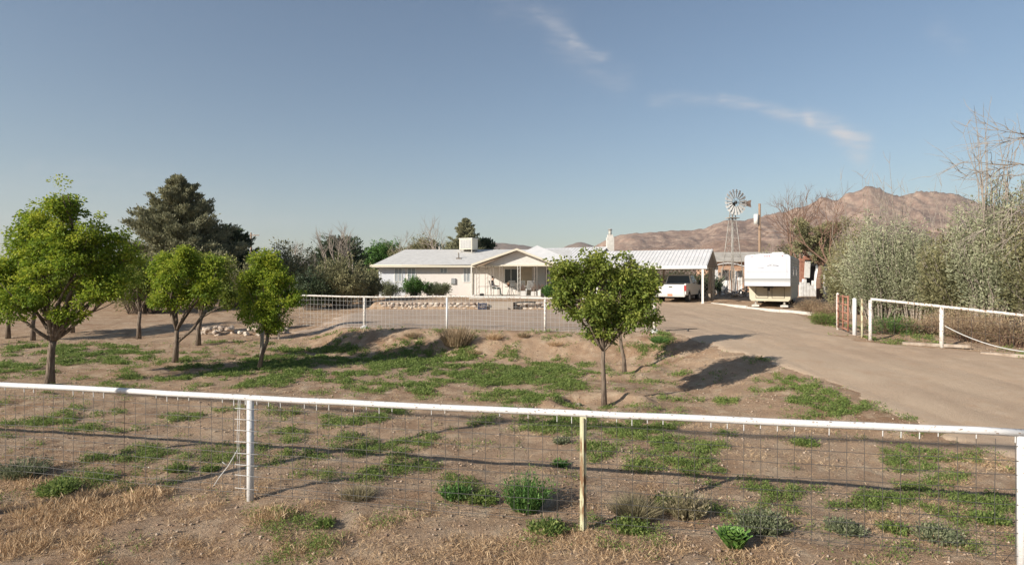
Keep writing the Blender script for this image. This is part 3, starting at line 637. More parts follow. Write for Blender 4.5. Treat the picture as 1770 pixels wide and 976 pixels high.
# seated person: one skinned body, facing right
def person():
    t = thing('person', 'person in dark top and trousers sitting on the porch facing right', 'person', (at(854, 40.7), 40.7, PZ), R(172))
    # local: faces -X before rotation (rotated to face +X)
    J = {'pel': (0.05, 0, .50, .15), 'waist': (.09, 0, .66, .135), 'chest': (.13, 0, .88, .165), 'neck': (.10, 0, 1.06, .055), 'chin': (.06, 0, 1.13, .07), 'head': (.06, 0, 1.22, .098), 'top': (.07, 0, 1.30, .07)}
    for s, n in ((-1, 'l'), (1, 'r')):
        J['hip' + n] = (0, s * .10, .48, .10); J['knee' + n] = (-.42, s * .12, .50, .065); J['ank' + n] = (-.40 - .1 * (s > 0), s * .12, .09, .042); J['toe' + n] = (-.57 - .1 * (s > 0), s * .13, .035, .035)
        J['sh' + n] = (.12, s * .19, .99, .062); J['el' + n] = (.06, s * .26, .70, .044); J['wr' + n] = (-.19, s * .22, .66, .03); J['ha' + n] = (-.28, s * .21, .655, .036)
    E = [('pel', 'waist'), ('waist', 'chest'), ('chest', 'neck'), ('neck', 'chin'), ('chin', 'head'), ('head', 'top')]
    for n in 'lr': E += [('pel', 'hip' + n), ('hip' + n, 'knee' + n), ('knee' + n, 'ank' + n), ('ank' + n, 'toe' + n), ('chest', 'sh' + n), ('sh' + n, 'el' + n), ('el' + n, 'wr' + n), ('wr' + n, 'ha' + n)]
    ks = list(J); me = bpy.data.meshes.new('body'); me.from_pydata([J[k][:3] for k in ks], [(ks.index(a), ks.index(b)) for a, b in E], [])
    o = link('body', me, t); md = o.modifiers.new('skin', 'SKIN'); md.use_smooth_shade = True
    for i, k in enumerate(ks): me.skin_vertices[0].data[i].radius = (J[k][3],) * 2; me.skin_vertices[0].data[i].use_root = (k == 'pel')
    s2 = o.modifiers.new('sub', 'SUBSURF'); s2.levels = s2.render_levels = 2
    m, N, L, p = newmat('person_colours')                         # dark top, dark trousers, skin at head and forearms
    tcn = N.new('ShaderNodeTexCoord'); sp = N.new('ShaderNodeSeparateXYZ'); L.new(tcn.outputs['Object'], sp.inputs[0])
    r = N.new('ShaderNodeValToRGB'); r.color_ramp.interpolation = 'CONSTANT'; r.color_ramp.elements[0].color = (.05, .07, .068, 1)
    for pos, c in ((.40, (.045, .045, .055, 1)), (.695, (.40, .25, .17, 1))): e = r.color_ramp.elements.new(pos); e.color = c
    r.color_ramp.elements[-1].position = 1; r.color_ramp.elements[-1].color = (.40, .25, .17, 1)
    k = N.new('ShaderNodeMath'); k.operation = 'DIVIDE'; k.inputs[1].default_value = 1.5; L.new(sp.outputs[2], k.inputs[0]); L.new(k.outputs[0], r.inputs[0]); L.new(r.outputs[0], p.inputs['Base Color'])
    p.inputs['Roughness'].default_value = .85; me.materials.append(m)
    b = MB(); b.blob((.085, 0, 1.265), (.105, .098, .085), 2, .04, 2); b.build('hair', M['hair'], t)
    b = MB(); b.blob((-.045, 0, 1.20), (.022, .016, .025), 4, .02, 1); b.build('nose', M['skin'], t)
    for s in (-1, 1): b = MB(); b.blob((.065, s * .098, 1.21), (.022, .012, .032), 5, .02, 1); b.build('ear', M['skin'], t)
    for s in (-1, 1):
        b = MB()
        b.blob((-.29, s * .21, .655), (.045, .038, .018), 6, .03, 1)
        for q in range(4): b.tube([(-.32, s * .21 + (q - 1.5) * .018, .655), (-.36, s * .21 + (q - 1.5) * .02, .65), (-.385 + abs(q - 1.5) * .008, s * .21 + (q - 1.5) * .02, .635)], .008, 5)
        b.tube([(-.28, s * .21 - s * .035, .655), (-.33, s * .21 - s * .06, .655)], .009, 5)
        b.build('hand', M['skin'], t)
person()

# ---------------------------------------------------------------- carport, pickup
def carport():
    t = thing('carport', 'open white carport with ribbed metal roof and lattice back', 'carport', (12.2, 37, 0), R(-26))
    r = MB(); eh, rh, yb, x0, x1 = 3.38, 4.55, 5.7, -7.2, .28
    r.prism([(-.15, eh), (yb / 2, rh), (yb + .15, eh), (yb + .15, eh - .05), (yb / 2, rh - .05), (-.15, eh - .05)], x0, x1, 'X')
    k = x0 + .03
    while k < x1 - .05:
        for a, b in (((-.15, eh), (yb / 2, rh)), ((yb + .15, eh), (yb / 2, rh))):
            r.prism([(a[0], a[1] + .004), (b[0], b[1] + .004), (b[0], b[1] + .022), (a[0], a[1] + .022)], k, k + .055, 'X')
        k += .245
    roof = r.build('roof', M['metalroof'], t)
    r = MB(); r.box(((x0 + x1) / 2, -.12, eh - .12), (x1 - x0, .06, .16)); r.box(((x0 + x1) / 2, yb + .12, eh - .12), (x1 - x0, .06, .16)); r.box((-.05, yb / 2, eh - .13), (.09, yb, .14)); r.build('beam', M['whitepaint'], t)
    r = MB(); r.prism([(.2, eh - .05), (yb - .2, eh - .05), (yb / 2, rh - .12)], .1, .16, 'X'); r.build('gable_board', M['soffit'], t)
    for x, y, c in ((0, 0, 'whitepaint'), (x0 + .2, 0, 'whitepaint'), (0, yb, 'wood'), (x0 + .2, yb, 'wood'), (-3.6, yb, 'wood'), (.02, yb * .55, 'wood'), (.02, yb * .75, 'wood')):
        r = MB(); z0 = .7; r.box((x, y, (z0 + eh - .1) / 2), (.13, .13, eh - .1 - z0)); r.build('post', M[c], t)
    r = MB(); r.tube([(0, -.0, .82), (0, 0, .98)], [.17, .12], 10, sm=False); r.build('post_footing', M['concrete'], t)
    def lat(o, u, L_, z0, z1, name):
        r = MB(); s = .30; n = int((L_ + z1 - z0) / s)
        for sg in (1, -1):
            for i in range(n):
                a = i * s - (z1 - z0) if sg > 0 else i * s
                p0, p1 = (a, z0), (a + sg * (z1 - z0), z1)
                if p0[0] > p1[0]: p0, p1 = p1, p0
                def cl_(p, q, X):
                    f = (X - p[0]) / (q[0] - p[0]); return (X, p[1] + (q[1] - p[1]) * f)
                if p1[0] <= 0 or p0[0] >= L_: continue
                if p0[0] < 0: p0 = cl_(p0, p1, 0)
                if p1[0] > L_: p1 = cl_(p0, p1, L_)
                A = Vector((o[0] + u[0] * p0[0], o[1] + u[1] * p0[0], p0[1])); B = Vector((o[0] + u[0] * p1[0], o[1] + u[1] * p1[0], p1[1]))
                if (B - A).length < .05: continue
                d = (B - A).normalized(); w = Vector((-u[1], u[0], 0)); q = d.cross(w) * .018; w = w * .006; off = w * (1.1 * sg)
                vs = [A + off + q + w, A + off - q + w, A + off - q - w, A + off + q - w, B + off + q + w, B + off - q + w, B + off - q - w, B + off + q - w]
                r.add(vs, [(0, 1, 2, 3), (7, 6, 5, 4), (0, 4, 5, 1), (1, 5, 6, 2), (2, 6, 7, 3), (3, 7, 4, 0)])
        return r.build(name, M['lattice'], t)
    lat((x0 + .2, yb - .1), (1, 0), 7.0, .95, 3.2, 'lattice_panel')
    lat((.05, 4.1), (0, 1), 1.5, .95, 3.2, 'lattice_panel')
carport()
b = MB(); b.box((-3.5, 2.85, .0), (7.6, 6.2, .10)); o = b.build('carport_slab', M['concrete']); o.location = (12.2, 37, .90); o.rotation_euler = (0, 0, R(-26)); tag(o, kind='structure')

def pickup():
    t = thing('pickup_truck', 'white pickup truck parked tail out under the carport', 'pickup truck', (10.35, 37.75, .95), R(-29))
    def arc(yc, r=.44, zc=.40, n=9): return [(yc + r * math.cos(q), zc + r * math.sin(q)) for q in np.linspace(math.pi - .25, .25, n)][::1]
    prof = [(.05, .52)] + arc(1.15) + arc(4.35) + [(5.25, .50), (5.35, .62), (5.33, .98), (5.2, 1.10), (3.75, 1.20), (2.15, 1.22), (2.13, 1.22), (.02, 1.22), (0, 1.18)]
    b = MB(); n = len(prof); xs = [-1.0, -.94, .94, 1.0]
    side = lambda x, k: [(x, p[0], p[1] if not k else (p[1] if p[1] < 1.0 else p[1])) for p in prof]
    b.prism(prof, -.98, .98, 'X')
    body = b.build('body', M['truck'], t); bv = body.modifiers.new('bevel', 'BEVEL'); bv.width = .035; bv.segments = 2; bv.limit_method = 'ANGLE'
    b = MB(); b.box((0, 1.1, 1.235), (1.72, 1.9, .012)); b.build('cargo_bed', M['black'], t)
    for s in (-1, 1):
        b = MB(); b.box((s * .93, 1.07, 1.25), (.12, 2.1, .06), bev=.015); b.build('bed_rail', M['truck'], t)
    b = MB(); A = [(-.93, 2.15, 1.2), (.93, 2.15, 1.2), (.95, 4.15, 1.2), (-.95, 4.15, 1.2)]; T = [(-.72, 2.3, 1.88), (.72, 2.3, 1.88), (.72, 3.35, 1.90), (-.72, 3.35, 1.90)]
    b.add(A + T, [(3, 2, 1, 0), (4, 5, 6, 7), (0, 1, 5, 4), (1, 2, 6, 5), (2, 3, 7, 6), (3, 0, 4, 7)]); cb = b.build('cab', M['truck'], t); bv = cb.modifiers.new('bevel', 'BEVEL'); bv.width = .05; bv.segments = 3
    def pane(a, b_, c, d, name):                      # quad a shade proud of the cab
        P_ = [Vector(q) for q in (a, b_, c, d)]; nrm = (P_[1] - P_[0]).cross(P_[3] - P_[0]).normalized(); cen = sum(P_, Vector()) / 4
        if nrm.dot(cen - Vector((0, 3, 1.5))) < 0: nrm = -nrm
        g = MB(); g.add([p + nrm * .012 for p in P_] + [p - nrm * .02 for p in P_], [(0, 1, 2, 3), (7, 6, 5, 4), (0, 4, 5, 1), (1, 5, 6, 2), (2, 6, 7, 3), (3, 7, 4, 0)]); return g.build(name, M['autoglass'], t)
    pane((-.80, 2.168, 1.28), (.80, 2.168, 1.28), (.68, 2.283, 1.80), (-.68, 2.283, 1.80), 'rear_window')
    for s in (-1, 1):
        pane((s * .905, 2.35, 1.28), (s * .915, 3.9, 1.28), (s * .745, 3.3, 1.80), (s * .745, 2.42, 1.80), 'side_window')
        b = MB(); b.box((s * 1.13, 3.72, 1.32), (.20, .07, .25), bev=.02); b.box((s * 1.0, 3.74, 1.26), (.12, .04, .05)); b.build('side_mirror', M['black'], t)
        b = MB(); b.box((s * .935, -.005, .98), (.13, .03, .36), bev=.012); b.build('tail_lamp', M['red'], t)
        for yc in (1.15, 4.35):
            w = MB(); w.tube([(s * .74, yc, .37), (s * .97, yc, .37)], .37, 24, sm=False); o = w.build('wheel', M['tyre'], t)
            w = MB(); w.tube([(s * .95, yc, .37), (s * .985, yc, .37)], [.21, .19], 16, sm=False); w.build('rim', M['chrome'], o)
    b = MB(); b.box((0, -.012, .90), (1.72, .03, .60), bev=.02); tg = b.build('tailgate', M['truck'], t)
    b = MB(); b.box((0, -.032, 1.06), (.22, .015, .07)); b.build('handle', M['black'], tg)
    b = MB(); b.box((0, -.11, .52), (1.92, .16, .20), bev=.03); bp = b.build('rear_bumper', M['chrome'], t)
    b = MB(); b.box((0, -.196, .54), (.32, .012, .15)); b.build('number_plate', M['terracotta'], bp)
    b = MB(); b.box((0, 2.6, .44), (1.3, 4.9, .12)); b.tube([(-.8, 1.15, .37), (.8, 1.15, .37)], .07, 8); b.build('chassis', M['black'], t)
pickup()
t = thing('dark_barrel', 'dark drum beside the left side of the parked pickup', 'barrel', (at(1124, 38.3), 38.3, .93))
b = MB(); b.tube([(0, 0, 0), (0, 0, .28), (0, 0, .30), (0, 0, .32), (0, 0, .58), (0, 0, .60), (0, 0, .62), (0, 0, .86)], [.29, .29, .305, .29, .29, .305, .29, .29], 18); b.build('drum', M['black'], t)
b = MB(); b.tube([(0, 0, .862), (0, 0, .88)], .27, 18, sm=False); b.build('lid', M['darkiron'], t)

# ---------------------------------------------------------------- fifth wheel trailer
def trailer():
    gz = .93
    t = thing('travel_trailer', 'white fifth wheel camping trailer with overhanging nose beside the driveway', 'trailer', (14.55, 33.0, gz), R(-30))
    def outl(w, z0, z1, r, crown=.06):
        p = [(-w, z0), (w, z0), (w, z1 - r)]
        for i in range(1, 6): q = i / 6 * math.pi / 2; p.append((w - r + r * math.cos(q), z1 - r + r * math.sin(q)))
        p += [(w * .3, z1 + crown), (-w * .3, z1 + crown)]
        for i in range(5, 0, -1): q = i / 6 * math.pi / 2; p.append((-w + r - r * math.cos(q), z1 - r + r * math.sin(q)))
        p.append((-w, z1 - r)); return p
    b = MB(); b.prism(outl(1.2, 1.20, 2.98, .20), .06, 7.2, 'Y'); b.build('body', M['trailertan'], t)
    b = MB(); b.prism(outl(1.21, 1.19, 2.99, .20), 0, .058, 'Y'); nose = b.build('nose_cap', M['trailerwhite'], t)
    bv = nose.modifiers.new('bevel', 'BEVEL'); bv.width = .03; bv.segments = 2; bv.limit_method = 'ANGLE'
    b = MB(); b.box((0, -.006, 1.56), (2.40, .012, .17)); b.build('stripe', M['trailergrey'], nose)
    b = MB(); b.box((0, -.012, 1.66), (2.41, .03, .025)); b.box((0, -.012, 1.465), (2.41, .03, .025)); b.build('trim', M['whitepaint'], nose)
    b = MB(); z = 2.36                                              # faint swoosh emblem and short line of lettering marks
    for pts in ([(.02, 0), (.12, .05), (.20, .03)], [(.14, .02), (.26, .09), (.38, .04), (.58, .0)], [(.0, -.02), (.25, -.03), (.60, -.025)], [(.30, .07), (.36, .02)]):
        b.tube([(p[0], -.004, z + p[1]) for p in pts], .012, 4)
    b.tube([(-.5, -.004, 2.22), (-.18, -.004, 2.23)], .014, 4); b.build('emblem', M['trailergrey'], nose)
    b = MB(); b.prism([(-1.1, .42), (-1.0, .30), (1.0, .30), (1.1, .42), (1.14, 1.2), (-1.14, 1.2)], 1.25, 7.2, 'Y'); low = b.build('lower_body', M['trailertan'], t)
    for s, x in ((-1, -.42), (1, .46)):
        b = MB(); q = [(x - .33, .48), (x + .33, .48), (x + .33, 1.12), (x - .33, 1.12)]
        for i in range(4):
            a, c = q[i], q[(i + 1) % 4]; b.tube([(a[0], 1.243, a[1]), (c[0], 1.243, c[1])], .014, 4)
        o = b.build('compartment_door', M['black'], low)
    for k in (-.8, -.12, 0, .12, .8):
        b = MB(); b.box((k, -.012, 2.90), (.07, .03, .035), bev=.008); b.build('marker_light', M['red'], nose)
    b = MB(); b.box((0, -.004, 2.02), (2.2, .01, .012)); b.box((-1.02, -.004, 2.2), (.012, .01, 1.2)); b.box((1.02, -.004, 2.2), (.012, .01, 1.2)); b.build('panel_seam', M['trailergrey'], nose)
    b = MB(); b.box((-.02, 1.235, .80), (.05, .02, .10)); b.build('latch', M['chrome'], low)
    b = MB(); b.box((0, .75, 1.14), (.5, .5, .12)); b.tube([(0, .75, 1.1), (0, .75, .92)], .07, 8); b.build('kingpin', M['black'], t)
    for s in (-1, 1):
        b = MB(); b.box((s * .78, 1.42, .36), (.09, .09, .56)); b.box((s * .78, 1.42, .10), (.2, .2, .03)); b.build('jack', M['galv'], t)
        for yc in (4.7, 5.6):
            w = MB(); w.tube([(s * .82, yc, .36), (s * 1.04, yc, .36)], .35, 20, sm=False); o = w.build('wheel', M['tyre'], t)
            w = MB(); w.tube([(s * 1.03, yc, .36), (s * 1.05, yc, .36)], .18, 12, sm=False); w.build('rim', M['whitepaint'], o)
    for k in range(7):
        pass
    b = MB()
    for k in range(9): b.box((1.206, 3.7, 1.35 + k * .17), (.012, 6.9, .018))
    b.build('side_ribs', M['trailergrey'], t)
    for y0, y1 in ((1.4, 2.0), (3.6, 4.6)):
        b = MB(); b.box((1.21, (y0 + y1) / 2, 2.05), (.03, y1 - y0, .55)); f = b.build('window', M['frame'], t); b = MB(); b.box((1.222, (y0 + y1) / 2, 2.05), (.02, y1 - y0 - .1, .45)); b.build('pane', M['glass'], f)
    b = MB(); b.box((.3, 3.2, 3.12), (.7, .9, .22), bev=.05); b.build('roof_unit', M['whitepaint'], t)
    for s, lb in ((-1, 'left'), (1, 'right')):
        a = R(-30); lx, ly = s * .78, 1.42; wx = 14.55 + lx * math.cos(a) - ly * math.sin(a); wy = 33 + lx * math.sin(a) + ly * math.cos(a)
        b = MB(); b.box((0, 0, .035), (.42, .3, .11), bev=.012); o = b.build('jack_block', M['concrete']); o.location = (wx, wy, gz - .02); o.rotation_euler = (0, 0, a)
        tag(o, 'pale concrete block under the %s trailer jack' % lb, 'block', 'blocks under the trailer jacks')
trailer()

# ---------------------------------------------------------------- windmill
def windmill():
    X0, Y0 = at(1266, 48), 48; gz = zz(X0, Y0)
    t = thing('windmill', 'farm windmill with pale blades on a tall lattice tower', 'windmill', (X0, Y0, gz), R(18))
    b = MB(); hb, ht, H_ = .72, .13, 7.0
    cs = [(-1, -1), (1, -1), (1, 1), (-1, 1)]
    pt = lambda c, f: (c[0] * (hb + (ht - hb) * f), c[1] * (hb + (ht - hb) * f), H_ * f)
    for c in cs: b.tube([pt(c, 0), pt(c, 1)], .032, 4)
    lv = [0, .16, .31, .45, .58, .70, .81, .91, 1]
    for i, f in enumerate(lv):
        for k in range(4):
            a, c = cs[k], cs[(k + 1) % 4]
            if i: b.tube([pt(a, f), pt(c, f)], .014, 4)
            if i < 8: b.tube([pt(a, f), pt(c, lv[i + 1])], .007, 3); b.tube([pt(c, f), pt(a, lv[i + 1])], .007, 3)
    b.tube([(0, 0, 0), (0, 0, H_ + .5)], .022, 5); b.build('tower', M['galv'], t)
    b = MB(); b.box((0, 0, 6.35), (.95, .6, .05)); b.build('platform', M['wood'], t)
    b = MB(); b.box((0, 0, 7.45), (.28, .5, .34), bev=.05); b.tube([(0, -.5, 7.5), (0, .1, 7.5)], .05, 8); b.build('gearbox', M['black'], t)
    hc = Vector((0, -.42, 7.62)); wl = MB()
    for r in (.38, .86):
        wl.tube([hc + Vector((r * math.cos(q), 0, r * math.sin(q))) for q in np.linspace(0, 2 * math.pi, 37)], .012, 4, caps=False)
    for k in range(6): q = k * math.pi / 3; wl.tube([hc, hc + Vector((.9 * math.cos(q), 0, .9 * math.sin(q)))], .012, 4)
    wl.tube([hc + Vector((0, -.08, 0)), hc + Vector((0, .12, 0))], .085, 10); wh = wl.build('wheel', M['darkiron'], t)
    for k in range(18):
        q = k * 2 * math.pi / 18 + .1; u = Vector((math.cos(q), 0, math.sin(q))); v = Vector((-math.sin(q), 0, math.cos(q))); n = Vector((0, 1, 0)); w = (v * .96 - n * .28)
        bl = MB(); pts = []
        for r_, hw in ((.36, .05), (1.06, .125)):
            for s in (-1, 1): pts += [hc + u * r_ + w * hw * s - n * .006, hc + u * r_ + w * hw * s + n * .006]
        bl.add(pts, [(0, 2, 6, 4), (1, 5, 7, 3), (0, 4, 5, 1), (2, 3, 7, 6), (4, 6, 7, 5), (0, 1, 3, 2)]); bl.build('blade', M['whitepaint'], wh)
    b = MB(); tv = Vector((1.0, .12, 0)); Z = Vector((0, 0, 1)); o = Vector((0, 0, 7.62))
    b.tube([o, o + tv * 1.15], .025, 5); b.tube([o + Z * .2, o + tv * 1.2 + Z * .1], .014, 4); b.box(o + tv * 1.17, (.12, .05, .30)); b.build('tail_boom', M['darkiron'], t)
    b = MB(); nn = Vector((-.12, .99, 0)) * .008; P_ = [o + tv * 1.25 + Z * .12, o + tv * 2.12 + Z * .36, o + tv * 2.04 + Z * .05, o + tv * 2.12 - Z * .28, o + tv * 1.25 - Z * .12]
    b.add([p + nn for p in P_] + [p - nn for p in P_], [(0, 1, 2, 3, 4), (9, 8, 7, 6, 5)] + [(i, i + 5, (i + 1) % 5 + 5, (i + 1) % 5) for i in range(5)]); b.build('tail_vane', mat('vane', (.36, .24, .17), .7, (.50, .38, .30), 4), t)
windmill()

# ---------------------------------------------------------------- poles
def upole(name, label, px, Y, top, r=.14, arm=1.2, can=False, guy=False):
    x = at(px, Y); gz = zz(x, Y); h = elev(top, Y) - gz
    t = thing(name, label, 'utility pole', (x, Y, gz)); b = MB(); b.tube([(0, 0, -.3), (0, 0, h)], [r, r * .72], 9); b.build('pole', M['polewood'], t)
    if arm:
        b = MB(); b.box((0, -.16, h - .45), (arm * 2, .1, .12)); c = b.build('crossarm', M['polewood'], t)
        for k in (-1, -.4, .4, 1):
            b = MB(); b.tube([(k * arm * .92, -.16, h - .39), (k * arm * .92, -.16, h - .22)], [.05, .03], 6); b.build('insulator', M['frame'], c)
    if can:
        b = MB(); b.tube([(-.42, -.1, h - 2.2), (-.42, -.1, h - 1.15)], .24, 12); b.build('transformer', M['whitepaint'], t)
        b = MB(); b.box((-.2, -.1, h - 1.4), (.3, .08, .08)); b.build('bracket', M['galv'], t)
    return x, Y, gz + h
pa = upole('utility_pole', 'distant dark wooden utility pole with a crossarm at left', 434, 95, 402, .17, 1.4)
upole('utility_pole', 'brown wooden utility pole with a white transformer behind the trailer', 1313, 62, 352, .17, 0, can=True)
b = MB()
for dz in (0, -.35):
    pts = [(pa[0] - 60 + 60 * f, pa[1] + 14 * (1 - f), pa[2] - .3 + dz - 3.0 * math.sin(f * math.pi) + .5 * (1 - f)) for f in np.linspace(0, 1, 14)]
    b.tube(pts, .014, 3, caps=False)
tag(b.build('power_line', M['darkiron']), 'thin dark power lines running left from the distant utility pole', 'cable')
t = thing('roadside_pole', 'slim galvanised steel pole standing on the verge beyond the left edge', 'pole', (-7.55, 5.1, zz(-7.55, 5.1)))
b = MB(); b.tube([(0, 0, -.2), (0, 0, 4.15)], .065, 10); b.build('shaft', M['galv'], t); b = MB(); b.tube([(0, 0, 4.15), (0, 0, 4.2)], [.075, .03], 10); b.build('cap', M['galv'], t)

b = MB(); b.tube([(x, 2.9 - .216 * (x + 17) + .0, 6.6 + .0012 * x * x) for x in np.linspace(-45, 45, 31)], .05, 6, caps=False)
tag(b.build('overhead_cable', M['black']), 'thick overhead cable running along the road above the viewer', 'cable')
# ---------------------------------------------------------------- sheds and ruins behind the trailer
t = thing('adobe_shed', 'long low adobe shed with a weathered grey roof behind the windmill', 'shed', (0, 0, 0))
x0, x1, Y = at(1228, 58), at(1490, 58), 58
b = MB(); b.box(((x0 + x1) / 2, Y + 2.5, 2.6), (x1 - x0 - .4, 5, 3.4)); b.build('wall', M['adobe'], t)
b = MB(); b.prism([(Y - .5, 4.28), (Y + 2.7, 5.30), (Y + 5.9, 4.28), (Y + 5.9, 4.18), (Y + 2.7, 5.20), (Y - .5, 4.18)], x0 - .3, x1 + .3, 'X')
rf = b.build('roof', M['oldroof'], t)
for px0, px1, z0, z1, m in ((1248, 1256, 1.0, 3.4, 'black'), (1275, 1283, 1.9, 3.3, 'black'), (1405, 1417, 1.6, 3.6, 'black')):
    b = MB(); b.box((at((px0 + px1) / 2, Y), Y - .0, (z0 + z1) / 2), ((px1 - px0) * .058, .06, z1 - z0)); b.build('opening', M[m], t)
t = thing('lean_to', 'small lean-to with a curved white metal roof beside the carport', 'shed', (at(1258, 50), 50, zz(at(1258, 50), 50)), R(-20))
b = MB(); q = [(a, 2.1 + .55 * math.cos(a / 1.6 * 1.3)) for a in np.linspace(-1.5, 1.5, 9)]; b.prism(q + [(a, z - .06) for a, z in reversed(q)], -.9, 1.4, 'Y'); b.build('roof', M['metalroof'], t)
for x in (-1.35, -.5, .5, 1.35):
    b = MB(); b.box((x, -.7, 1.1), (.12, .12, 2.2)); b.build('post', M['wood'], t)
b = MB(); rd = random.Random(9)
for k in range(12): b.box((-1.3 + k * .22, 1.2 + rd.uniform(-.05, .05), rd.uniform(.9, 1.1)), (.17, .03, rd.uniform(1.7, 2.2)))
b.build('board_wall', M['whitewash'], t)
t = thing('storage_cabinet', 'tall white metal cabinet standing under the lean-to', 'cabinet', (at(1251, 47.5), 47.5, zz(at(1251, 47.5), 47.5)), R(-20))
b = MB(); b.box((0, 0, .62), (.6, .55, 1.2), bev=.02); b.build('case', M['whitepaint'], t); b = MB(); b.box((0, -.285, .62), (.54, .02, 1.12), bev=.005); d = b.build('door', M['whitepaint'], t); b = MB(); b.box((.2, -.305, .7), (.02, .02, .3)); b.build('handle', M['darkiron'], d)
rd = random.Random(21)
for i, (px, Y, h, lb) in enumerate([(1240, 46, 2.2, 'thin grey board leaning by the carport corner'), (1245, 45.5, 1.6, 'short dark board standing next to the carport corner'), (1272, 49, 2.0, 'pale upright plank left of the windmill legs'), (1290, 50, 1.4, 'short pale plank right of the windmill legs')]):
    b = MB(); b.box((0, 0, h / 2), (.20, .05, h), rot=Matrix.Rotation(R(rd.uniform(-7, 7)), 4, 'Y')); o = b.build('plank', M['wood'] if i % 2 else M['whitewash']); o.location = (at(px, Y), Y, zz(at(px, Y), Y)); tag(o, lb, 'plank', 'planks standing around the sheds')
for i, (px, Y, s, lb) in enumerate([(1276, 44, .55, 'low brown heap of scrap lumber in front of the windmill'), (1296, 43, .4, 'small pale rubble heap beside the trailer')]):
    b = MB(); rd = random.Random(i + 50)
    for k in range(26): b.box((rd.uniform(-1.1, 1.1), rd.uniform(-.5, .5), rd.uniform(0, s)), (rd.uniform(.2, 1.1), .1, .06), rot=Matrix.Rotation(rd.uniform(0, 3), 4, 'Z') @ Matrix.Rotation(rd.uniform(-.5, .5), 4, 'Y'))
    for k in range(10): b.blob((rd.uniform(-1.2, 1.2), rd.uniform(-.5, .5), .05), (.2, .2, .14), k, .2, 1)
    o = b.build('scrap_heap', M['wood'] if i == 0 else M['stone']); o.location = (at(px, Y), Y, zz(at(px, Y), Y)); tag(o, lb, 'scrap heap')
# whitewashed ruin
Y = 44; g0 = zz(at(1400, Y), Y)
t = thing('ruined_outbuilding', 'small ruined outbuilding with rust red wall and dark doorway right of the trailer', 'ruin', (at(1397, Y), Y, g0))
sx = .044; cx = 1397
def PX(a): return (a - cx) * sx
b = MB(); b.box((PX(1389), .3, 1.45), ((1393 - 1385) * sx, .3, 2.9)); b.box((PX(1412), .3, 2.95), (38 * sx, .3, .3)); b.box((PX(1424), .3, 1.5), (.35, .3, 3.0)); b.build('wall', M['rustmetal'], t)
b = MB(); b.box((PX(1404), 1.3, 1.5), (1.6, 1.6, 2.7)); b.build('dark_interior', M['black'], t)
b = MB(); b.box((PX(1396), .05, 2.05), (.42, .04, 1.25), rot=Matrix.Rotation(R(3), 4, 'Y')); b.build('white_sheet', M['whitepaint'], t)
b = MB()
for k in range(8): b.box((PX(1382 + k * 5.4), -.25, .55 + .12 * math.sin(k * 1.7)), (.27, .25, 1.1 + .24 * math.sin(k * 1.7)), bev=.03)
b.build('low_wall', M['whitewash'], t)
for i, (px, l, lb) in enumerate([(1411, -.5, 'thick whitewashed leaning post left of the red trunk'), (1427, -.2, 'whitewashed leaning post right of the red trunk')]):
    b = MB(); b.tube([(l * -.5, 0, 2.7 - i * .15), (l * -.2, .03, 1.6), (0, 0, .8), (l * -.9 * 0 + .25, 0, -.1)], [.20 - i * .04, .22 - i * .04, .19 - i * .04, .18 - i * .05], 8); o = b.build('whitewashed_post', M['whitewash']); o.location = (at(px, 43), 43, zz(at(px, 43), 43)); tag(o, lb, 'post', 'whitewashed posts by the ruin')

# ---------------------------------------------------------------- fences
def pipe_fence(name, label, A, B, zt, posts, cell, wr, rail_r, rail_m, za, zb_, rows, wm='wire', white_top=0.0, ties=False):
    """A, B ends of the line; zt(f) rail height; posts: list of (f, radius, material, kind)."""
    t = thing(name, label, 'fence', (A[0], A[1], 0)); A = Vector((*A, 0)); B = Vector((*B, 0)); D = B - A; L_ = D.length; u = D / L_; n_ = Vector((-u.y, u.x, 0)); rd = random.Random(hash(name) % 99 if False else len(label))
    P_ = lambda f, z, o=0: D * f + n_ * o + Vector((0, 0, z))
    b = MB(); k = 40; b.tube([P_(i / k, zt(i / k) + rd.uniform(-.004, .004)) for i in range(k + 1)], rail_r, 12); b.build('top_rail', M[rail_m], t)
    for f, r, m, kind in posts:
        p = A + D * f; g = zz(p.x, p.y); z1 = zt(f) - rail_r * .8; b = MB()
        if kind == 'round': b.tube([P_(f, g - .2), P_(f, z1)], r, 12)
        else:
            b.box(P_(f, (g - .2 + z1) / 2), (r * 2, r * 1.1, z1 - g + .2), rz=math.atan2(u.y, u.x)); b.box(P_(f, (g - .2 + z1) / 2, -r * .9), (r * .5, r * .9, z1 - g + .18), rz=math.atan2(u.y, u.x))
        b.build('post', M[m], t)
    w = MB(); nv = int(L_ / cell); xs = []
    for i in range(nv + 1):
        f = i / nv; p = A + D * f; g = zz(p.x, p.y); 
        if white_top: pass
        w.tube([P_(f, zt(f) - rail_r - white_top), P_(f + rd.uniform(-.0004, .0004), (zt(f) + g) / 2, rd.uniform(-.01, .01)), P_(f, max(g + .03, zt(f) + za - .03))], wr, 3, caps=False)
    for z in rows:
        m_ = 50; w.tube([P_(i / m_, zt(i / m_) + z - .012 * abs(math.sin(i / m_ * math.pi * len(posts))) * 1.2 + rd.uniform(-.006, .006), rd.uniform(-.008, .008) - .01) for i in range(m_ + 1)], wr, 3, caps=False)
    w.build('wire_mesh', M[wm], t)
    if white_top:
        b = MB()
        for i in range(nv + 1):
            if rd.random() < .35: continue
            f = i / nv; b.tube([P_(f, zt(f) - rail_r * .7, -.004), P_(f, zt(f) - rail_r - white_top - rd.uniform(0, .04), -.002)], wr * 1.8, 4, caps=False)
        b.build('painted_wire_ends', M['wirewhite'], t)['kind'] = 'stuff'
    return t, P_
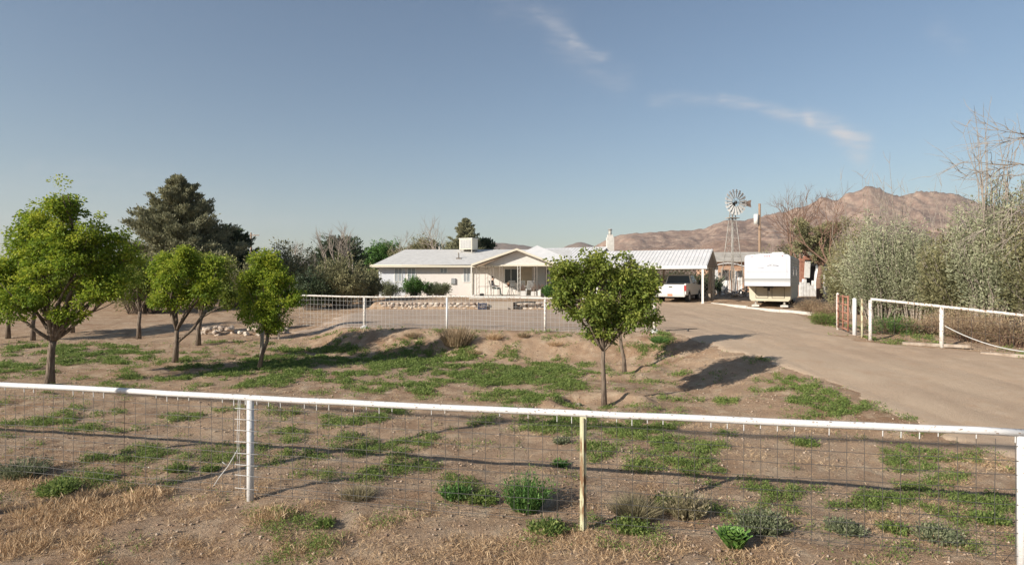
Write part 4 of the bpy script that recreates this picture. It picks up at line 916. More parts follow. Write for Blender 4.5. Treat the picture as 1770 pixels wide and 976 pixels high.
A, B = (-13.0, 8.84), (4.66, 5.155); LF = math.hypot(B[0] - A[0], B[1] - A[1])
ff = lambda x: (x - A[0]) / (B[0] - A[0])
zt1 = lambda f: 1.205 - .012 * math.sin((f - .5) * 9)
t, P_ = pipe_fence('pipe_fence', 'near white pipe rail fence with wire mesh crossing the foreground', A, B, zt1,
    [(ff(-10.8), .040, 'whitepipe', 'round'), (ff(-6.95), .040, 'whitepipe', 'round'), (ff(-3.06), .040, 'whitepipe', 'round'), (ff(.735), .033, 'oldpost', 'angle'), (ff(4.56), .036, 'whitepipe', 'round')],
    .152, .0030, .0345, 'whitepipe', -1.12, 0, [-.12, -.245, -.375, -.505, -.64, -.775, -.90, -1.02, -1.10], white_top=.028)
# white wire stubs on the white post, and a loose broken end
b = MB(); f0 = ff(-3.06); rd = random.Random(4)
for z in (-.12, -.245, -.375, -.505, -.64, -.775, -.90, -1.05): b.tube([P_(f0 - .009, 1.205 + z + rd.uniform(-.005, .005), -.056), P_(f0 + .008, 1.205 + z - .004, -.056)], .0032, 4)
for dx in (-.0062, -.0075): b.tube([P_(f0 + dx, 1.19, -.03), P_(f0 + dx - .0006, .7, -.04), P_(f0 + dx + .0004, .12, -.03)], .003, 4)
b.build('wire_clips', M['wirewhite'], t)
b = MB(); b.tube([P_(f0 - .007, .60, -.06), P_(f0 - .012, .42, -.10), P_(f0 - .017, .30, -.13), P_(f0 - .020, .2, -.16)], .0045, 4); b.tube([P_(f0 - .0125, .42, -.10), P_(f0 - .0155, .47, -.12)], .0035, 4); b.build('loose_wire', M['wirewhite'], t)
# chipped paint patches on the right half of the rail: same rail, rusted upper edge
b = MB(); rd = random.Random(12)
for i in range(70):
    f = rd.uniform(ff(-1.0), 1) if i % 3 else rd.uniform(ff(-3.4), ff(.5)); w_ = rd.uniform(.006, .022); q = rd.uniform(-.5, 1.2); y_, z_ = -.0345 * math.cos(q), .0345 * math.sin(q)
    b.box(P_(f, zt1(f) + z_ * 1.0, y_ * 1.0), (w_, .006, w_ * .35), rz=math.atan2(B[1] - A[1], B[0] - A[0]), rot=Matrix.Rotation(math.atan2(B[1] - A[1], B[0] - A[0]), 4, 'Z') @ Matrix.Rotation(-q, 4, 'X'))
b.build('rust_patches', M['soffit'], t)['kind'] = 'stuff'

A2, B2 = (-10.5, Yf(-10.5)), (4.85, Yf(4.85)); g2 = lambda x: (x - A2[0]) / (B2[0] - A2[0])
t, P_ = pipe_fence('yard_fence', 'far white pipe and wire fence along the top of the dirt bank', A2, B2, lambda f: 1.90 + .02 * math.sin(f * 14) - .06 * sstep(.75, 1, f).item(),
    [(g2(x), .04, m, 'round') for x, m in ((-9.1, 'rustwhite'), (-5.56, 'rustwhite'), (-2.37, 'whitepipe'), (1.16, 'rustwhite'), (4.8, 'rustwhite'))], .155, .0036, .034, 'rustwhite', -1.15, 0, [-.15, -.32, -.49, -.66, -.83, -1.0, -1.13], wm='wirewhite')
b = MB()
for x in (-5.56, 4.8): f = g2(x); b.blob(P_(f, zz(x, Yf(x)) + .03), (.16, .15, .11), 5, .15, 2)
b.build('post_footing', M['whitewash'], t)

A3, B3 = (10.9, 17.6), (16.9, 14.0); DZ = lambda f: 1.955 - .185 * f * 4.0
t, P_ = pipe_fence('roadside_fence', 'rusty white pipe fence on the right with a sagging line', A3, B3, DZ,
    [(0, .05, 'rustwhite', 'round'), (.25, .055, 'rustwhite', 'round'), (.75, .055, 'rustwhite', 'round')], .30, .0035, .042, 'rustwhite', -1.05, 0, [-.3, -.62, -.95])
b = MB(); b.tube([P_(.26 + .5 * s, 1.32 - .62 * s * .45 - 4 * s * (1 - s) * .48 - .1, -.09) for s in np.linspace(0, 1, 18)], .013, 6, caps=False); b.build('sagging_rope', M['wirewhite'], t)
t = thing('red_gate', 'narrow rusty red tube gate standing open by the driveway', 'gate', (11.5, 20.4, zz(11.5, 20.4)), math.atan2(18.9 - 20.4, 11.0 - 11.5))
b = MB()
for z in (.15, .42, .69, .96, 1.22): b.tube([(0, 0, z), (1.5, 0, z)], .025, 6)
for x in (0, .75, 1.5): b.tube([(x, 0, .1), (x, 0, 1.27)], .03, 6)
b.build('gate_frame', M['rustmetal'], t); b = MB()
for z in (.3, 1.05): b.tube([(-.08, 0, z), (.0, 0, z)], .02, 6)
b.build('hinge', M['darkiron'], t)
for px, Y, h, r, m, lb in ((1448, 20.5, 1.30, .045, 'rustwhite', 'thin white gate post left of the red gate'), (1477, 18.7, 1.18, .06, 'whitepipe', 'clean white pipe post right of the red gate'), (1490, 18.2, 1.2, .03, 'oldpost', 'thin greenish post left of the right fence corner')):
    x = at(px, Y); b = MB(); b.tube([(0, 0, -.2), (0, 0, h)], r, 10); b.tube([(0, 0, h), (0, 0, h + .03)], [r, r * .4], 10); o = b.build('gate_post', M[m]); o.location = (x, Y, zz(x, Y)); tag(o, lb, 'post', 'posts around the gate')
b = MB(); K = [(12.9, 37.4), (13.5, 33.2), (14.0, 30.2), (14.35, 27.6)]
for i in range(3):
    a, c = Vector(K[i]), Vector(K[i + 1]); m_ = (a + c) / 2; b.box((m_.x, m_.y, zz(m_.x, m_.y) + .03), ((c - a).length - .03, .11, .16), rz=math.atan2(c.y - a.y, c.x - a.x), bev=.015)
tag(b.build('kerb', M['concrete']), kind='structure')
for i, (a, c, lb) in enumerate([((12.75, 15.75), (13.9, 14.9), 'long grey timber lying at the foot of the right fence'), ((13.35, 15.0), (14.3, 14.2), 'shorter pale timber lying in front of the other one'), ((11.6, 17.2), (13.0, 16.4), 'weathered board lying under the right fence')]):
    a, c = Vector(a), Vector(c); m_ = (a + c) / 2; b = MB(); b.box((0, 0, .04), ((c - a).length, .14, .09), bev=.01); o = b.build('timber', M['wood'] if i != 1 else M['whitewash']); o.location = (m_.x, m_.y, zz(m_.x, m_.y) + .01); o.rotation_euler = (0, 0, math.atan2(c.y - a.y, c.x - a.x)); tag(o, lb, 'timber', 'timbers lying along the right fence')
# tap standing at the driveway edge
x, Y, z = gp(1189, 573); t = thing('spigot', 'short dark metal stub with long bent rod at the driveway edge', 'pipe', (x, Y, z)); b = MB(); b.tube([(0, 0, -.05), (0, 0, .12)], .04, 8); b.build('stub', M['darkiron'], t); b = MB(); b.tube([(-.75, .1, .05), (0, 0, .1), (.35, .1, .1)], .014, 5); b.build('rod', M['darkiron'], t)
x, Y, z = gp(990, 692); b = MB(); b.blob((0, 0, .04), (.10, .07, .09), 3, .35, 2); o = b.build('stump', M['barkgrey']); o.location = (x + .1, Y - .1, z); tag(o, 'small broken stump in the hole beside the front sapling', 'stump')
# ---------------------------------------------------------------- trees of the yard
def px_lobes(base, L_):                               # lobes listed as picture offsets, turned into metres at the tree
    X0, Y0, z0 = base; out = []
    for (px, py, rx, rz, dy) in L_: out.append((at(px, Y0) - X0, dy, elev(py, Y0) - z0, rx * Y0 / 1000, rx * Y0 / 1000 * .9, rz * Y0 / 1000))
    return out
def base_at(px, Y): x = at(px, Y); return (x, Y, zz(x, Y))
b0 = base_at(86, 14.0)
leafy_tree('fruit_tree', 'large leafy green tree at the far left with forked trunk', b0, [(0, 0, -.1), (.02, 0, .45), (.04, 0, .85), (.08, 0, 1.05)], 1.0,
    px_lobes(b0, [(100, 430, 62, 72, 0), (45, 440, 48, 60, .2), (150, 455, 52, 62, -.1), (110, 372, 42, 36, 0), (45, 400, 36, 34, .3), (15, 490, 45, 62, .1), (70, 515, 60, 55, -.2), (170, 505, 45, 40, .1), (165, 410, 32, 34, .2), (-20, 520, 40, 50, 0), (130, 550, 35, 25, -.2), (205, 450, 32, 50, .3), (200, 500, 36, 36, .2), (125, 352, 18, 22, 0), (60, 385, 18, 30, 0)]),
    M['pear'], 380, 135, .075, 101, 'leafy trees of the front yard', .26, .088)
b0 = base_at(302, 17.3)
leafy_tree('fruit_tree', 'yellow green tree with pale forked trunk, second from the left', b0, [(0, 0, -.1), (.05, 0, .5), (.06, 0, .95)], 1.0,
    px_lobes(b0, [(290, 490, 38, 36, 0), (320, 465, 36, 34, 0), (270, 470, 25, 32, .1), (350, 500, 36, 36, 0), (300, 520, 40, 22, 0), (372, 470, 22, 28, .2), (315, 447, 26, 18, 0)]),
    M['pear'], 190, 105, .08, 103, 'leafy trees of the front yard', .25, .075, extra=[[(0, 0, .55), (.45, .1, .95), (.85, .15, 1.5)]])
b0 = base_at(343, 21.2)
leafy_tree('fruit_tree', 'small tree with dark trunk standing behind the forked one', b0, [(0, 0, -.1), (.0, 0, .6), (.1, 0, 1.0)], 1.0,
    px_lobes(b0, [(375, 490, 34, 36, 0), (350, 460, 30, 26, 0), (395, 520, 20, 24, 0), (340, 520, 24, 18, 0)]), M['pear2'], 120, 90, .09, 104, 'leafy trees of the front yard', .28, .08)
b0 = base_at(447, 16.3)
leafy_tree('fruit_tree', 'slender upright green tree on a thin leaning dark trunk', b0, [(0, 0, -.1), (.1, 0, .42), (.24, 0, .8), (.26, 0, 1.0)], 1.0,
    px_lobes(b0, [(462, 470, 30, 34, 0), (440, 500, 32, 36, 0), (490, 500, 34, 40, 0), (465, 545, 42, 28, 0), (510, 520, 24, 20, 0), (450, 455, 20, 22, 0), (430, 535, 20, 30, 0), (480, 565, 30, 22, 0)]),
    M['pear'], 200, 100, .072, 105, 'leafy trees of the front yard', .22, .055)
b0 = base_at(453, 18.5)
t = leafy_tree('fruit_tree', 'small tree whose straight grey trunk shows behind the leaning one', b0, [(0, 0, -.1), (.0, 0, .6), (.02, 0, 1.1)], 1.0, px_lobes(b0, [(448, 510, 28, 40, 0), (470, 480, 24, 30, 0)]), M['pear'], 60, 90, .08, 106, 'leafy trees of the front yard', .25, .06, bark='barkgrey')
for i, (px, Y, s) in enumerate([(14, 23, 1.0), (57, 22.5, 1.0), (125, 24.5, 1.0), (240, 23.0, 1.15), (-60, 21, 1.1)]):
    b0 = base_at(px, Y)
    leafy_tree('orchard_tree', ['small tree half hidden at the very left edge', 'small shaded tree behind the large left one', 'small tree with crown behind the left trunk fork', 'small grey trunked tree alone between the two left groups', 'small tree beyond the left edge'][i], b0, [(0, 0, -.1), (.0, 0, .6), (.05, 0, 1.1)], 1.0,
        [(0, 0, 2.0 * s, 1.0, 1.0, .75), (.5, .2, 1.75 * s, .8, .8, .6), (-.5, 0, 1.85 * s, .8, .8, .6), (0, 0, 2.6 * s, .7, .7, .5)], M['pear2'], 90, 80, .09, 110 + i, 'small trees of the back row', .3, .075)
# the two saplings by the driveway
b0 = (TREE_A[0], TREE_A[1], zz(*TREE_A))
leafy_tree('sapling', 'olive green round tree on a straight slim trunk nearest the fence', b0, [(0, 0, -.1), (-.01, 0, .5), (-.03, 0, .95), (-.02, 0, 1.15)], 1.0,
    px_lobes(b0, [(992, 492, 50, 44, 0), (1050, 480, 46, 36, .1), (1095, 500, 44, 40, 0), (1010, 545, 46, 34, -.1), (1070, 550, 44, 36, 0), (972, 465, 28, 28, 0), (968, 520, 26, 34, 0), (1110, 530, 28, 30, 0), (1040, 580, 34, 20, 0), (1030, 455, 30, 18, 0), (1090, 460, 24, 20, 0)]),
    M['pear2'], 250, 70, .078, 201, 'saplings beside the driveway', .20, .05, bark='bark')
b0 = (TREE_B[0], TREE_B[1], zz(*TREE_B))
leafy_tree('sapling', 'green tree on a bent thin trunk just behind the nearest one', b0, [(0, 0, -.1), (-.02, 0, .4), (-.10, 0, .8), (-.14, 0, 1.15)], 1.0,
    px_lobes(b0, [(1080, 500, 42, 34, 0), (1125, 490, 24, 26, 0), (1100, 535, 34, 28, 0), (1060, 540, 34, 28, 0), (1125, 555, 20, 22, 0)]),
    M['pear2'], 150, 70, .082, 202, 'saplings beside the driveway', .22, .055)

# ---------------------------------------------------------------- trees beyond
def B(px, Y): x = at(px, Y); return (x, Y, zz(x, Y))
def HT(py, Y, b): return elev(py, Y) - b[2]
b0 = B(308, 40); conifer('juniper_tree', 'tall grey green juniper rising behind the left trees', b0, HT(294, 40, b0), 4.4, M['cedar'], 301, 130000, .17, pw=.92, trr=.3, irregular=.3)
b0 = B(385, 44); conifer('juniper_tree', 'lower dark juniper on the right flank of the tall one', b0, HT(395, 44, b0), 2.3, M['dark'], 302, 34000, .26, pw=.45, trr=.2, irregular=.35)
b0 = B(805, 58); conifer('pine_tree', 'pointed conifer behind the cooler on the roof', b0, HT(372, 58, b0), 2.7, M['cedar'], 303, 60000, .17, pw=.9, trr=.2, irregular=.3)
b0 = B(833, 60); conifer('pine_tree', 'small round dark conifer right of the pointed one', b0, HT(413, 60, b0), 1.9, M['dark'], 304, 16000, .26, pw=.4, trr=.15)
S = shrub
S('olive_bush', 'pale olive bush below the tall juniper', B(250, 33), 5.0, 3.5, 3.9, M['olive'], 311, 110, 14000, .15, .45, spread=.14)
S('olive_bush', 'loose pale olive bush left of the tall juniper', B(150, 40), 6, 3.5, 3.6, M['olive'], 312, 90, 10000, .17, .45, spread=.14)
S('olive_bush', 'grey olive bush right behind the slender tree', B(420, 36), 4.6, 3, 3.2, M['olive'], 313, 80, 11000, .15, .45, spread=.14)
S('olive_bush', 'tall tan olive bush among the bare trees', B(492, 45), 6.5, 4, 4.2, M['olive'], 314, 110, 13000, .17, .45, spread=.13)
S('hedge_bush', 'big dark hedge bush at the left end of the house', B(590, 36), 3.6, 2.8, 3.35, M['olive'], 315, 130, 22000, .12, .45, spread=.15)
S('hedge_bush', 'dark lower hedge bush left of the big one', B(540, 35), 3.0, 2.4, 2.5, M['dark'], 316, 90, 15000, .12, .45, spread=.15)
S('hedge_bush', 'hedge bush touching the white end of the house', B(630, 38.5), 2.6, 2.2, 2.5, M['olive'], 317, 90, 13000, .12, .45, spread=.15)
b0 = B(590, 62); conifer('evergreen_tree', 'dark round evergreen rising behind the hedge', b0, HT(414, 62, b0), 3.0, M['dark'], 318, 16000, .28, pw=.4, trr=.2)
b0 = B(660, 70); leafy_tree('shade_tree', 'bright green rounded tree left of the roof', b0, [(0, 0, -.1), (0, 0, 2)], 1, [(0, 0, 4.0, 3.0, 2.2, 1.6), (-1.6, 0, 3.2, 2.2, 2, 1.4), (1.6, 0, 3.4, 2.0, 2, 1.3), (.5, 0, 4.7, 1.4, 1.3, .8)], M['green'], 110, 70, .26, 319, None, .6, .2)
b0 = B(735, 66); leafy_tree('olive_tree', 'broad olive coloured tree crown above the roof', b0, [(0, 0, -.1), (0, 0, 2)], 1, [(0, 0, 4.4, 2.6, 2, 1.2), (-2.2, 0, 4.0, 2.2, 2, 1.1), (2.4, 0, 4.3, 2.2, 2, 1.3), (0, 0, 5.2, 1.8, 1.5, .7)], M['olive'], 120, 80, .2, 320, None, .55, .2)
for i, (px, Y, top, sp, sd, lb) in enumerate([(515, 48, 398, .8, 5, 'bare grey tree left of the dark evergreen'), (560, 52, 390, .7, 8, 'thin bare tree just left of the dark evergreen'), (612, 50, 392, .6, 11, 'thin bare tree right of the dark evergreen'), (690, 64, 402, .8, 14, 'small bare tree above the left end of the roof'), (762, 62, 374, .9, 17, 'wide bare tree left of the pointed conifer'), (585, 50, 385, .6, 19, 'tall bare twigs above the dark evergreen')]):
    b0 = B(px, Y); bare_tree('bare_tree', lb, b0, HT(top, Y, b0), sp, sd, .13, depth=4, first=.36)
# far tree line to the left and right of the house: one thin belt nobody could count
rg = np.random.default_rng(77); n = 60000; cx = rg.uniform(-190, 30, 260); P = []; 
cy = 120 + rg.uniform(-8, 14, 260); hh = rg.uniform(2.2, 5.0, 260); k = rg.integers(0, 260, n); v = rg.normal(size=(n, 3)); v /= np.linalg.norm(v, axis=1, keepdims=True); v *= rg.random(n)[:, None] ** .4
P = np.stack([cx[k] + v[:, 0] * 3.2, cy[k] + v[:, 1] * 3, 1.2 + np.abs(v[:, 2]) * hh[k]], 1); V_, F_ = quads(P, v + rg.normal(size=(n, 3)) * .6, .5 + .5 * rg.random(n), .6, rg)
tag(fast('distant_trees', V_, F_, M['olive'], tint=np.clip(rg.random(n) * .6 + .3 * rg.random(260)[k] - .1, 0, 1)), 'low far tree line on the plain behind the orchard', 'tree line', kind='stuff')

# shrubs by the house
S('garden_shrub', 'grey twiggy shrub at the white corner of the house', B(674, 41.2), 1.9, 1.1, 1.35, M['greyleaf'], 401, 60, 5000, .09, .4, spread=.2, group='shrubs along the house front')
S('garden_shrub', 'bright green rounded shrub below the left windows', B(716, 41.0), 1.9, 1.2, 1.55, M['green'], 402, 70, 8000, .09, .5, spread=.2, group='shrubs along the house front')
S('garden_shrub', 'narrow dark green shrub right of the bright one', B(742, 41.3), .9, .8, 1.15, M['green'], 403, 40, 3000, .08, .5, spread=.22, group='shrubs along the house front')
S('garden_shrub', 'grey green low shrub under the small window', B(760, 41.2), 1.8, 1.0, 1.05, M['greyleaf'], 404, 60, 6000, .09, .4, spread=.2, group='shrubs along the house front')
S('garden_shrub', 'green leafy shrub at the right end of the porch', B(948, 38.4), .9, .8, 1.0, M['green'], 405, 40, 3500, .09, .5, spread=.22, group='shrubs along the house front')

S('dark_shrub', 'dark green shrub seen through the carport lattice', B(1215, 45.5), 3.6, 1.4, 2.0, M['dark'], 406, 70, 9000, .12, .45, spread=.16)
S('dark_shrub', 'dark shrub directly behind the roof of the pickup', B(1168, 46.5), 4.0, 1.4, 2.1, M['dark'], 407, 70, 9000, .12, .45, spread=.16)
# right-hand thicket
for i, (px, Y, w, h, mt, lb, wh) in enumerate([
    (1462, 30, 2.4, 3.9, 'olive', 'olive green saltcedar bush behind the red gate', 4), (1492, 28.5, 3.2, 4.7, 'olive', 'pale saltcedar bush right behind the gate posts', 4),
    (1530, 25.5, 4.2, 4.8, 'sage', 'full pale sage saltcedar bush behind the fence corner', 5), (1582, 24.6, 2.6, 4.1, 'sage', 'pale saltcedar bush behind the second fence post', 5),
    (1652, 22.0, 3.0, 3.9, 'olive', 'grey green saltcedar bush left of the tallest one', 7), (1715, 20.8, 3.2, 5.5, 'sage', 'tallest grey green saltcedar bush by the right edge', 14), (1800, 19.8, 3.2, 5.2, 'olive', 'saltcedar bush cut by the right edge of the view', 8),
    (1380, 52, 5.5, 5.0, 'olive', 'distant brownish bush above the ruined outbuilding', 8), (1330, 60, 4.5, 4.6, 'olive', 'distant olive bush behind the trailer roof', 5)]):
    S('saltcedar_bush', lb, B(px, Y), w, w * .75, h, M[mt], 500 + i, 150 if i < 7 else 90, 36000 if i < 7 else 16000, .10 if i < 7 else .17, .36, stem_m='barkgrey', spread=.16, low=.03, group='saltcedar bushes on the right', stem_r=.028, whips=wh)
for i, (px, Y, w, h, mt, lb) in enumerate([(1402, 30, 2.0, .8, 'brownbush', 'dry reddish brush beside the trailer'), (1432, 24.5, 1.8, .9, 'brownbush', 'dry brush left of the red gate'), (1425, 22.5, 1.3, .5, 'weed', 'low green weeds at the driveway edge near the gate'),
    (1540, 19.0, 2.0, .65, 'green', 'green leafy weeds behind the fence corner'), (1600, 18.8, 2.2, .6, 'brownbush', 'tangled brown brush behind the middle fence post'), (1680, 17.8, 2.6, .8, 'brownbush', 'tangled brown brush behind the sagging rope'), (1750, 16.9, 2.2, 1.0, 'brownbush', 'tall brown brush at the right edge'), (1650, 20.2, 2.6, .9, 'brownbush', 'brown undergrowth below the pale saltcedars')]):
    S('dry_brush', lb, B(px, Y), w, w * .6, h, M[mt], 540 + i, 80, 5500, .055, .22, stem_m='barkred', spread=.22, low=.05, group='brush along the right fence', stem_r=.012, up=1.0)
for i, (px, Y, top, sp, sd, th, lb) in enumerate([(1385, 46, 305, .8, 23, .16, 'bare brown tree behind the olive bushes'), (1437, 40, 312, .7, 29, .13, 'bare tree in front of the mountain peak'), (1360, 50, 318, .8, 37, .12, 'spreading bare tree right of the windmill'), (1700, 24, 250, .8, 31, .07, 'tall bare twiggy tree above the right bushes'), (1650, 25, 270, .45, 41, .08, 'slim bare whips left of the tall twiggy tree'), (1570, 27, 275, .45, 43, .07, 'slim bare whips above the full pale bush')]):
    b0 = B(px, Y); bare_tree('leafless_tree', lb, b0, HT(top, Y, b0) * (.82 if i > 2 else .95), sp, sd, th, m='barkred' if i < 3 else 'barkgrey', depth=5 if i != 4 else 4, first=.33)
b0 = (at(1418, 42), 42, zz(at(1418, 42), 42))
leafy_tree('saltcedar_tree', 'olive crowned tree with dark red trunk between the whitewashed posts', b0, [(0, 0, -.1), (-.12, 0, 1.2), (.05, 0, 2.4)], 1.0,
    px_lobes(b0, [(1400, 420, 32, 26, 0), (1440, 405, 34, 32, 0), (1385, 395, 22, 20, 0), (1430, 440, 34, 18, 0), (1465, 430, 26, 28, 0), (1375, 430, 18, 14, 0)]), M['olive'], 130, 130, .13, 207, None, .42, .2, bark='barkred')

t = thing('leafless_tree', 'bare tree whose twiggy limb reaches in at the upper right edge', 'tree', (at(1905, 15), 15, zz(at(1905, 15), 15))); o3 = t.location
rd = random.Random(8); tk = MB(); tk.tube([(0, 0, -.1), (-.1, 0, 2.0), (-.2, 0, 4.0), (.1, 0, 6.4)], [.17, .14, .11, .04], 8); tk.build('trunk', M['barkgrey'], t); br = MB()
def tw(p, d, L_, k, r_):
    q = [p]
    for i in range(4): d = (d + Vector((rd.uniform(-.3, .3), rd.uniform(-.3, .3), rd.uniform(-.3, .25)))).normalized(); q.append(q[-1] + d * L_ / 4)
    br.tube(q, [r_, r_ * .8, r_ * .6, r_ * .45, r_ * .25], 4, caps=False)
    if k:
        for i in range(4): tw(q[rd.randint(1, 4)], (d + Vector((rd.uniform(-.8, .5), rd.uniform(-.6, .6), rd.uniform(-.7, .6)))).normalized(), L_ * .6, k - 1, r_ * .55)
for z_, dz, L_ in ((4.2, .22, 2.3), (4.6, .0, 2.6), (3.7, .35, 2.1), (5.4, .3, 2.0)): tw(Vector((-.1, 0, z_)), Vector((-1, .05, dz)).normalized(), L_, 3, .035)
br.build('branches', M['barkgrey'], t)
# ---------------------------------------------------------------- plants near the fence
def blades(name, label, base, r, h, n, m, seed, wid=.006, lean=.5, cat='plant', group=None, leaf=0):
    rg = np.random.default_rng(seed); t = None; a = rg.uniform(0, 6.283, n); k = rg.random(n) ** .6; bx = np.stack([np.cos(a) * k * r * .5, np.sin(a) * k * r * .5, np.full(n, -.01)], 1)
    L_ = h * (.55 + .5 * rg.random(n)) * (1 - .25 * k); d = np.stack([np.cos(a) * k * lean + rg.normal(size=n) * .15, np.sin(a) * k * lean + rg.normal(size=n) * .15, np.ones(n)], 1); d /= np.linalg.norm(d, axis=1, keepdims=True)
    m1 = bx + d * L_[:, None] * .5; out = d.copy(); out[:, 2] = 0; e = m1 + (d + out * .6) * L_[:, None] * .45 - np.array([0, 0, .03]) * 0
    th = rg.uniform(0, 6.283, n); s = np.stack([np.cos(th), np.sin(th), np.zeros(n)], 1) * wid
    V_ = np.stack([bx - s, bx + s, m1 + s * .8, m1 - s * .8, e], 1).reshape(-1, 3); i = np.arange(n)[:, None] * 5
    F1 = np.concatenate([i + 0, i + 1, i + 2, i + 3], 1); F2 = np.concatenate([i + 3, i + 2, i + 4, i + 4], 1); tint = rg.random(n)
    if leaf:
        kk = rg.integers(0, n, leaf); f = rg.random(leaf)[:, None]; P = np.where(f < .5, bx[kk] + (m1 - bx)[kk] * f * 2, m1[kk] + (e - m1)[kk] * (f - .5) * 2) + rg.normal(size=(leaf, 3)) * .012; P[:, 2] = np.abs(P[:, 2])
        Vq, Fq = quads(P, d[kk] + rg.normal(size=(leaf, 3)) * .7, .022 + .03 * rg.random(leaf), .4, rg); V_ = np.concatenate([V_, Vq]); F1 = np.concatenate([F1, Fq + n * 5]); tint = np.concatenate([tint, rg.random(leaf)])
        F_ = np.concatenate([F1[:n], F1[n:]]); 
    # tips as degenerate-free quads
    tipA = V_[:n * 5].reshape(n, 5, 3); T = np.stack([tipA[:, 3], tipA[:, 2], tipA[:, 4] + s * .15, tipA[:, 4] - s * .15], 1).reshape(-1, 3)
    nb = len(V_); V_ = np.concatenate([V_, T]); F_ = np.concatenate([F1, np.arange(4 * n).reshape(n, 4) + nb]); tint = np.concatenate([tint, tint[:n]])
    o = fast(name, V_, F_, m, None, tint); o.location = base; return tag(o, label, cat, group)
for i, (px, py, r, h, n, m, w, ln, lf, lb) in enumerate([
    (908, 880, .30, .50, 420, 'green', .004, .55, 1800, 'tall feathery green weed in front of the fence left of the old post'),
    (1098, 892, .36, .30, 1500, 'tumble', .0022, 1.1, 0, 'round brown tumbleweed right of the old post'),
    (1185, 890, .30, .34, 420, 'tumble', .0035, .7, 900, 'tall grey green weed right of the brown tumbleweed'),
    (1315, 915, .34, .24, 420, 'greyleaf', .004, .8, 2000, 'low grey green bushy weed behind the broadleaf plant'),
    (945, 920, .26, .16, 240, 'weed', .004, 1.1, 1100, 'small green weed just left of the old post base'),
    (1090, 915, .28, .14, 240, 'weed', .004, 1.2, 1200, 'small green weed below the brown tumbleweed'),
    (787, 862, .22, .20, 240, 'green', .004, .8, 900, 'green weed tuft left of a darker low one'),
    (832, 866, .24, .13, 240, 'weed', .004, 1.2, 1000, 'low dark weed tuft beside the taller green tuft'),
    (617, 860, .34, .18, 700, 'tumble', .0025, .9, 0, 'pale dry tuft left of centre behind the fence'),
    (562, 912, .10, .10, 120, 'weed', .004, 1, 300, 'tiny green weed in dry ground at bottom left of centre'),
    (1152, 880, .16, .22, 200, 'weed', .004, .7, 900, 'dark green weed squeezed beside the tumbleweed'),
    (40, 820, .40, .28, 420, 'greyleaf', .004, .9, 1300, 'grey green weed at the far left behind the fence'),
    (100, 850, .30, .20, 300, 'weed', .004, 1, 1200, 'green weed among dry grass at far left'),
    (1460, 915, .26, .14, 240, 'greyleaf', .004, 1.1, 900, 'flat grey weed right of the broadleaf plant'),
    (1620, 935, .30, .14, 260, 'greyleaf', .004, 1.1, 900, 'flat grey weed near the bottom right corner'),
    (1545, 915, .2, .10, 160, 'weed', .004, 1.1, 600, 'tiny green weed between the two flat grey ones'),
    (1710, 905, .22, .12, 160, 'weed', .004, 1.1, 600, 'small green weed beside the right corner post'),
    (305, 815, .16, .12, 160, 'weed', .004, 1.1, 600, 'small round green weed left of the white post'),
    (363, 812, .13, .10, 140, 'weed', .004, 1.1, 500, 'smaller green weed nearest the white post'),
    (855, 588, .5, .28, 500, 'straw', .005, .9, 0, 'straw coloured tuft on the bank right of the dry brown bush'),
    (905, 583, .4, .22, 400, 'brownbush', .005, .9, 0, 'low brown tuft on the bank below the third fence post'),
    (712, 583, .5, .24, 400, 'brownbush', .005, .9, 0, 'low brown tuft on the bank left of the dry brown bush'),
    (820, 612, .45, .16, 400, 'straw', .004, 1.1, 0, 'flat straw tuft at the foot of the bank'),
    (1140, 590, .5, .20, 300, 'green', .006, 1.0, 900, 'green tuft at the bank end beside the last fence post'),
    (960, 596, .45, .2, 400, 'straw', .005, 1.0, 0, 'straw tuft on the bank left of the nearest sapling crown'),
    (790, 596, .85, .85, 900, 'brownbush', .007, .5, 0, 'dry brown bush on the bank below the far fence'),
    (1390, 768, .3, .14, 200, 'weed', .004, 1.1, 600, 'green tuft right of centre behind the near rail'),
    (970, 768, .16, .12, 160, 'greyleaf', .004, 1.1, 500, 'small grey weed left behind the old post'),
    (968, 805, .14, .10, 160, 'green', .006, 1.1, 400, 'small leafy green weed left of the old post')]):
    x, Y, z = gp(px, py); blades('weed_plant' if m not in ('tumble', 'straw', 'brownbush') else 'dry_tuft', lb, (x, Y, z), r * 1.0, h, n, M[m], 600 + i, w, ln, 'weed', 'single weeds in the yard', lf)
# broadleaf plant
x, Y, z = gp(1268, 948); rg = np.random.default_rng(9); t = thing('broadleaf_plant', 'bright green broadleaf plant at the bottom right of centre', 'plant', (x, Y, z)); b = MB(); rd = random.Random(9)
for i in range(44):
    a = i * 2.4; k = (i / 46) ** .6; L_ = .15 + .10 * k; el = 1.45 - 1.0 * k; w_ = .062 + .02 * rd.random(); d = Vector((math.cos(a) * math.cos(el), math.sin(a) * math.cos(el), math.sin(el))); s = Vector((-math.sin(a), math.cos(a), 0)); up = s.cross(d); row = []
    for j in range(7):
        f = j / 6; c = d * L_ * f + up * (-.06 * f * f) * (-1) * -1 + Vector((0, 0, .06 * math.sin(f * 2) - .05 * f * f)); ww = w_ * math.sin(min(1, f * 1.05 + .08) * math.pi) ** .7 * (1 + .22 * math.sin(j * 2.7 + i)); row += [c - s * ww + up * .012, c, c + s * ww + up * .012]
    b.add(row, [(j * 3 + q, j * 3 + q + 1, j * 3 + q + 4, j * 3 + q + 3) for j in range(6) for q in (0, 1)], True)
me = b.build('leaves', mat('broadleaf', (.07, .16, .03), .55, (.16, .27, .06), 12), t)

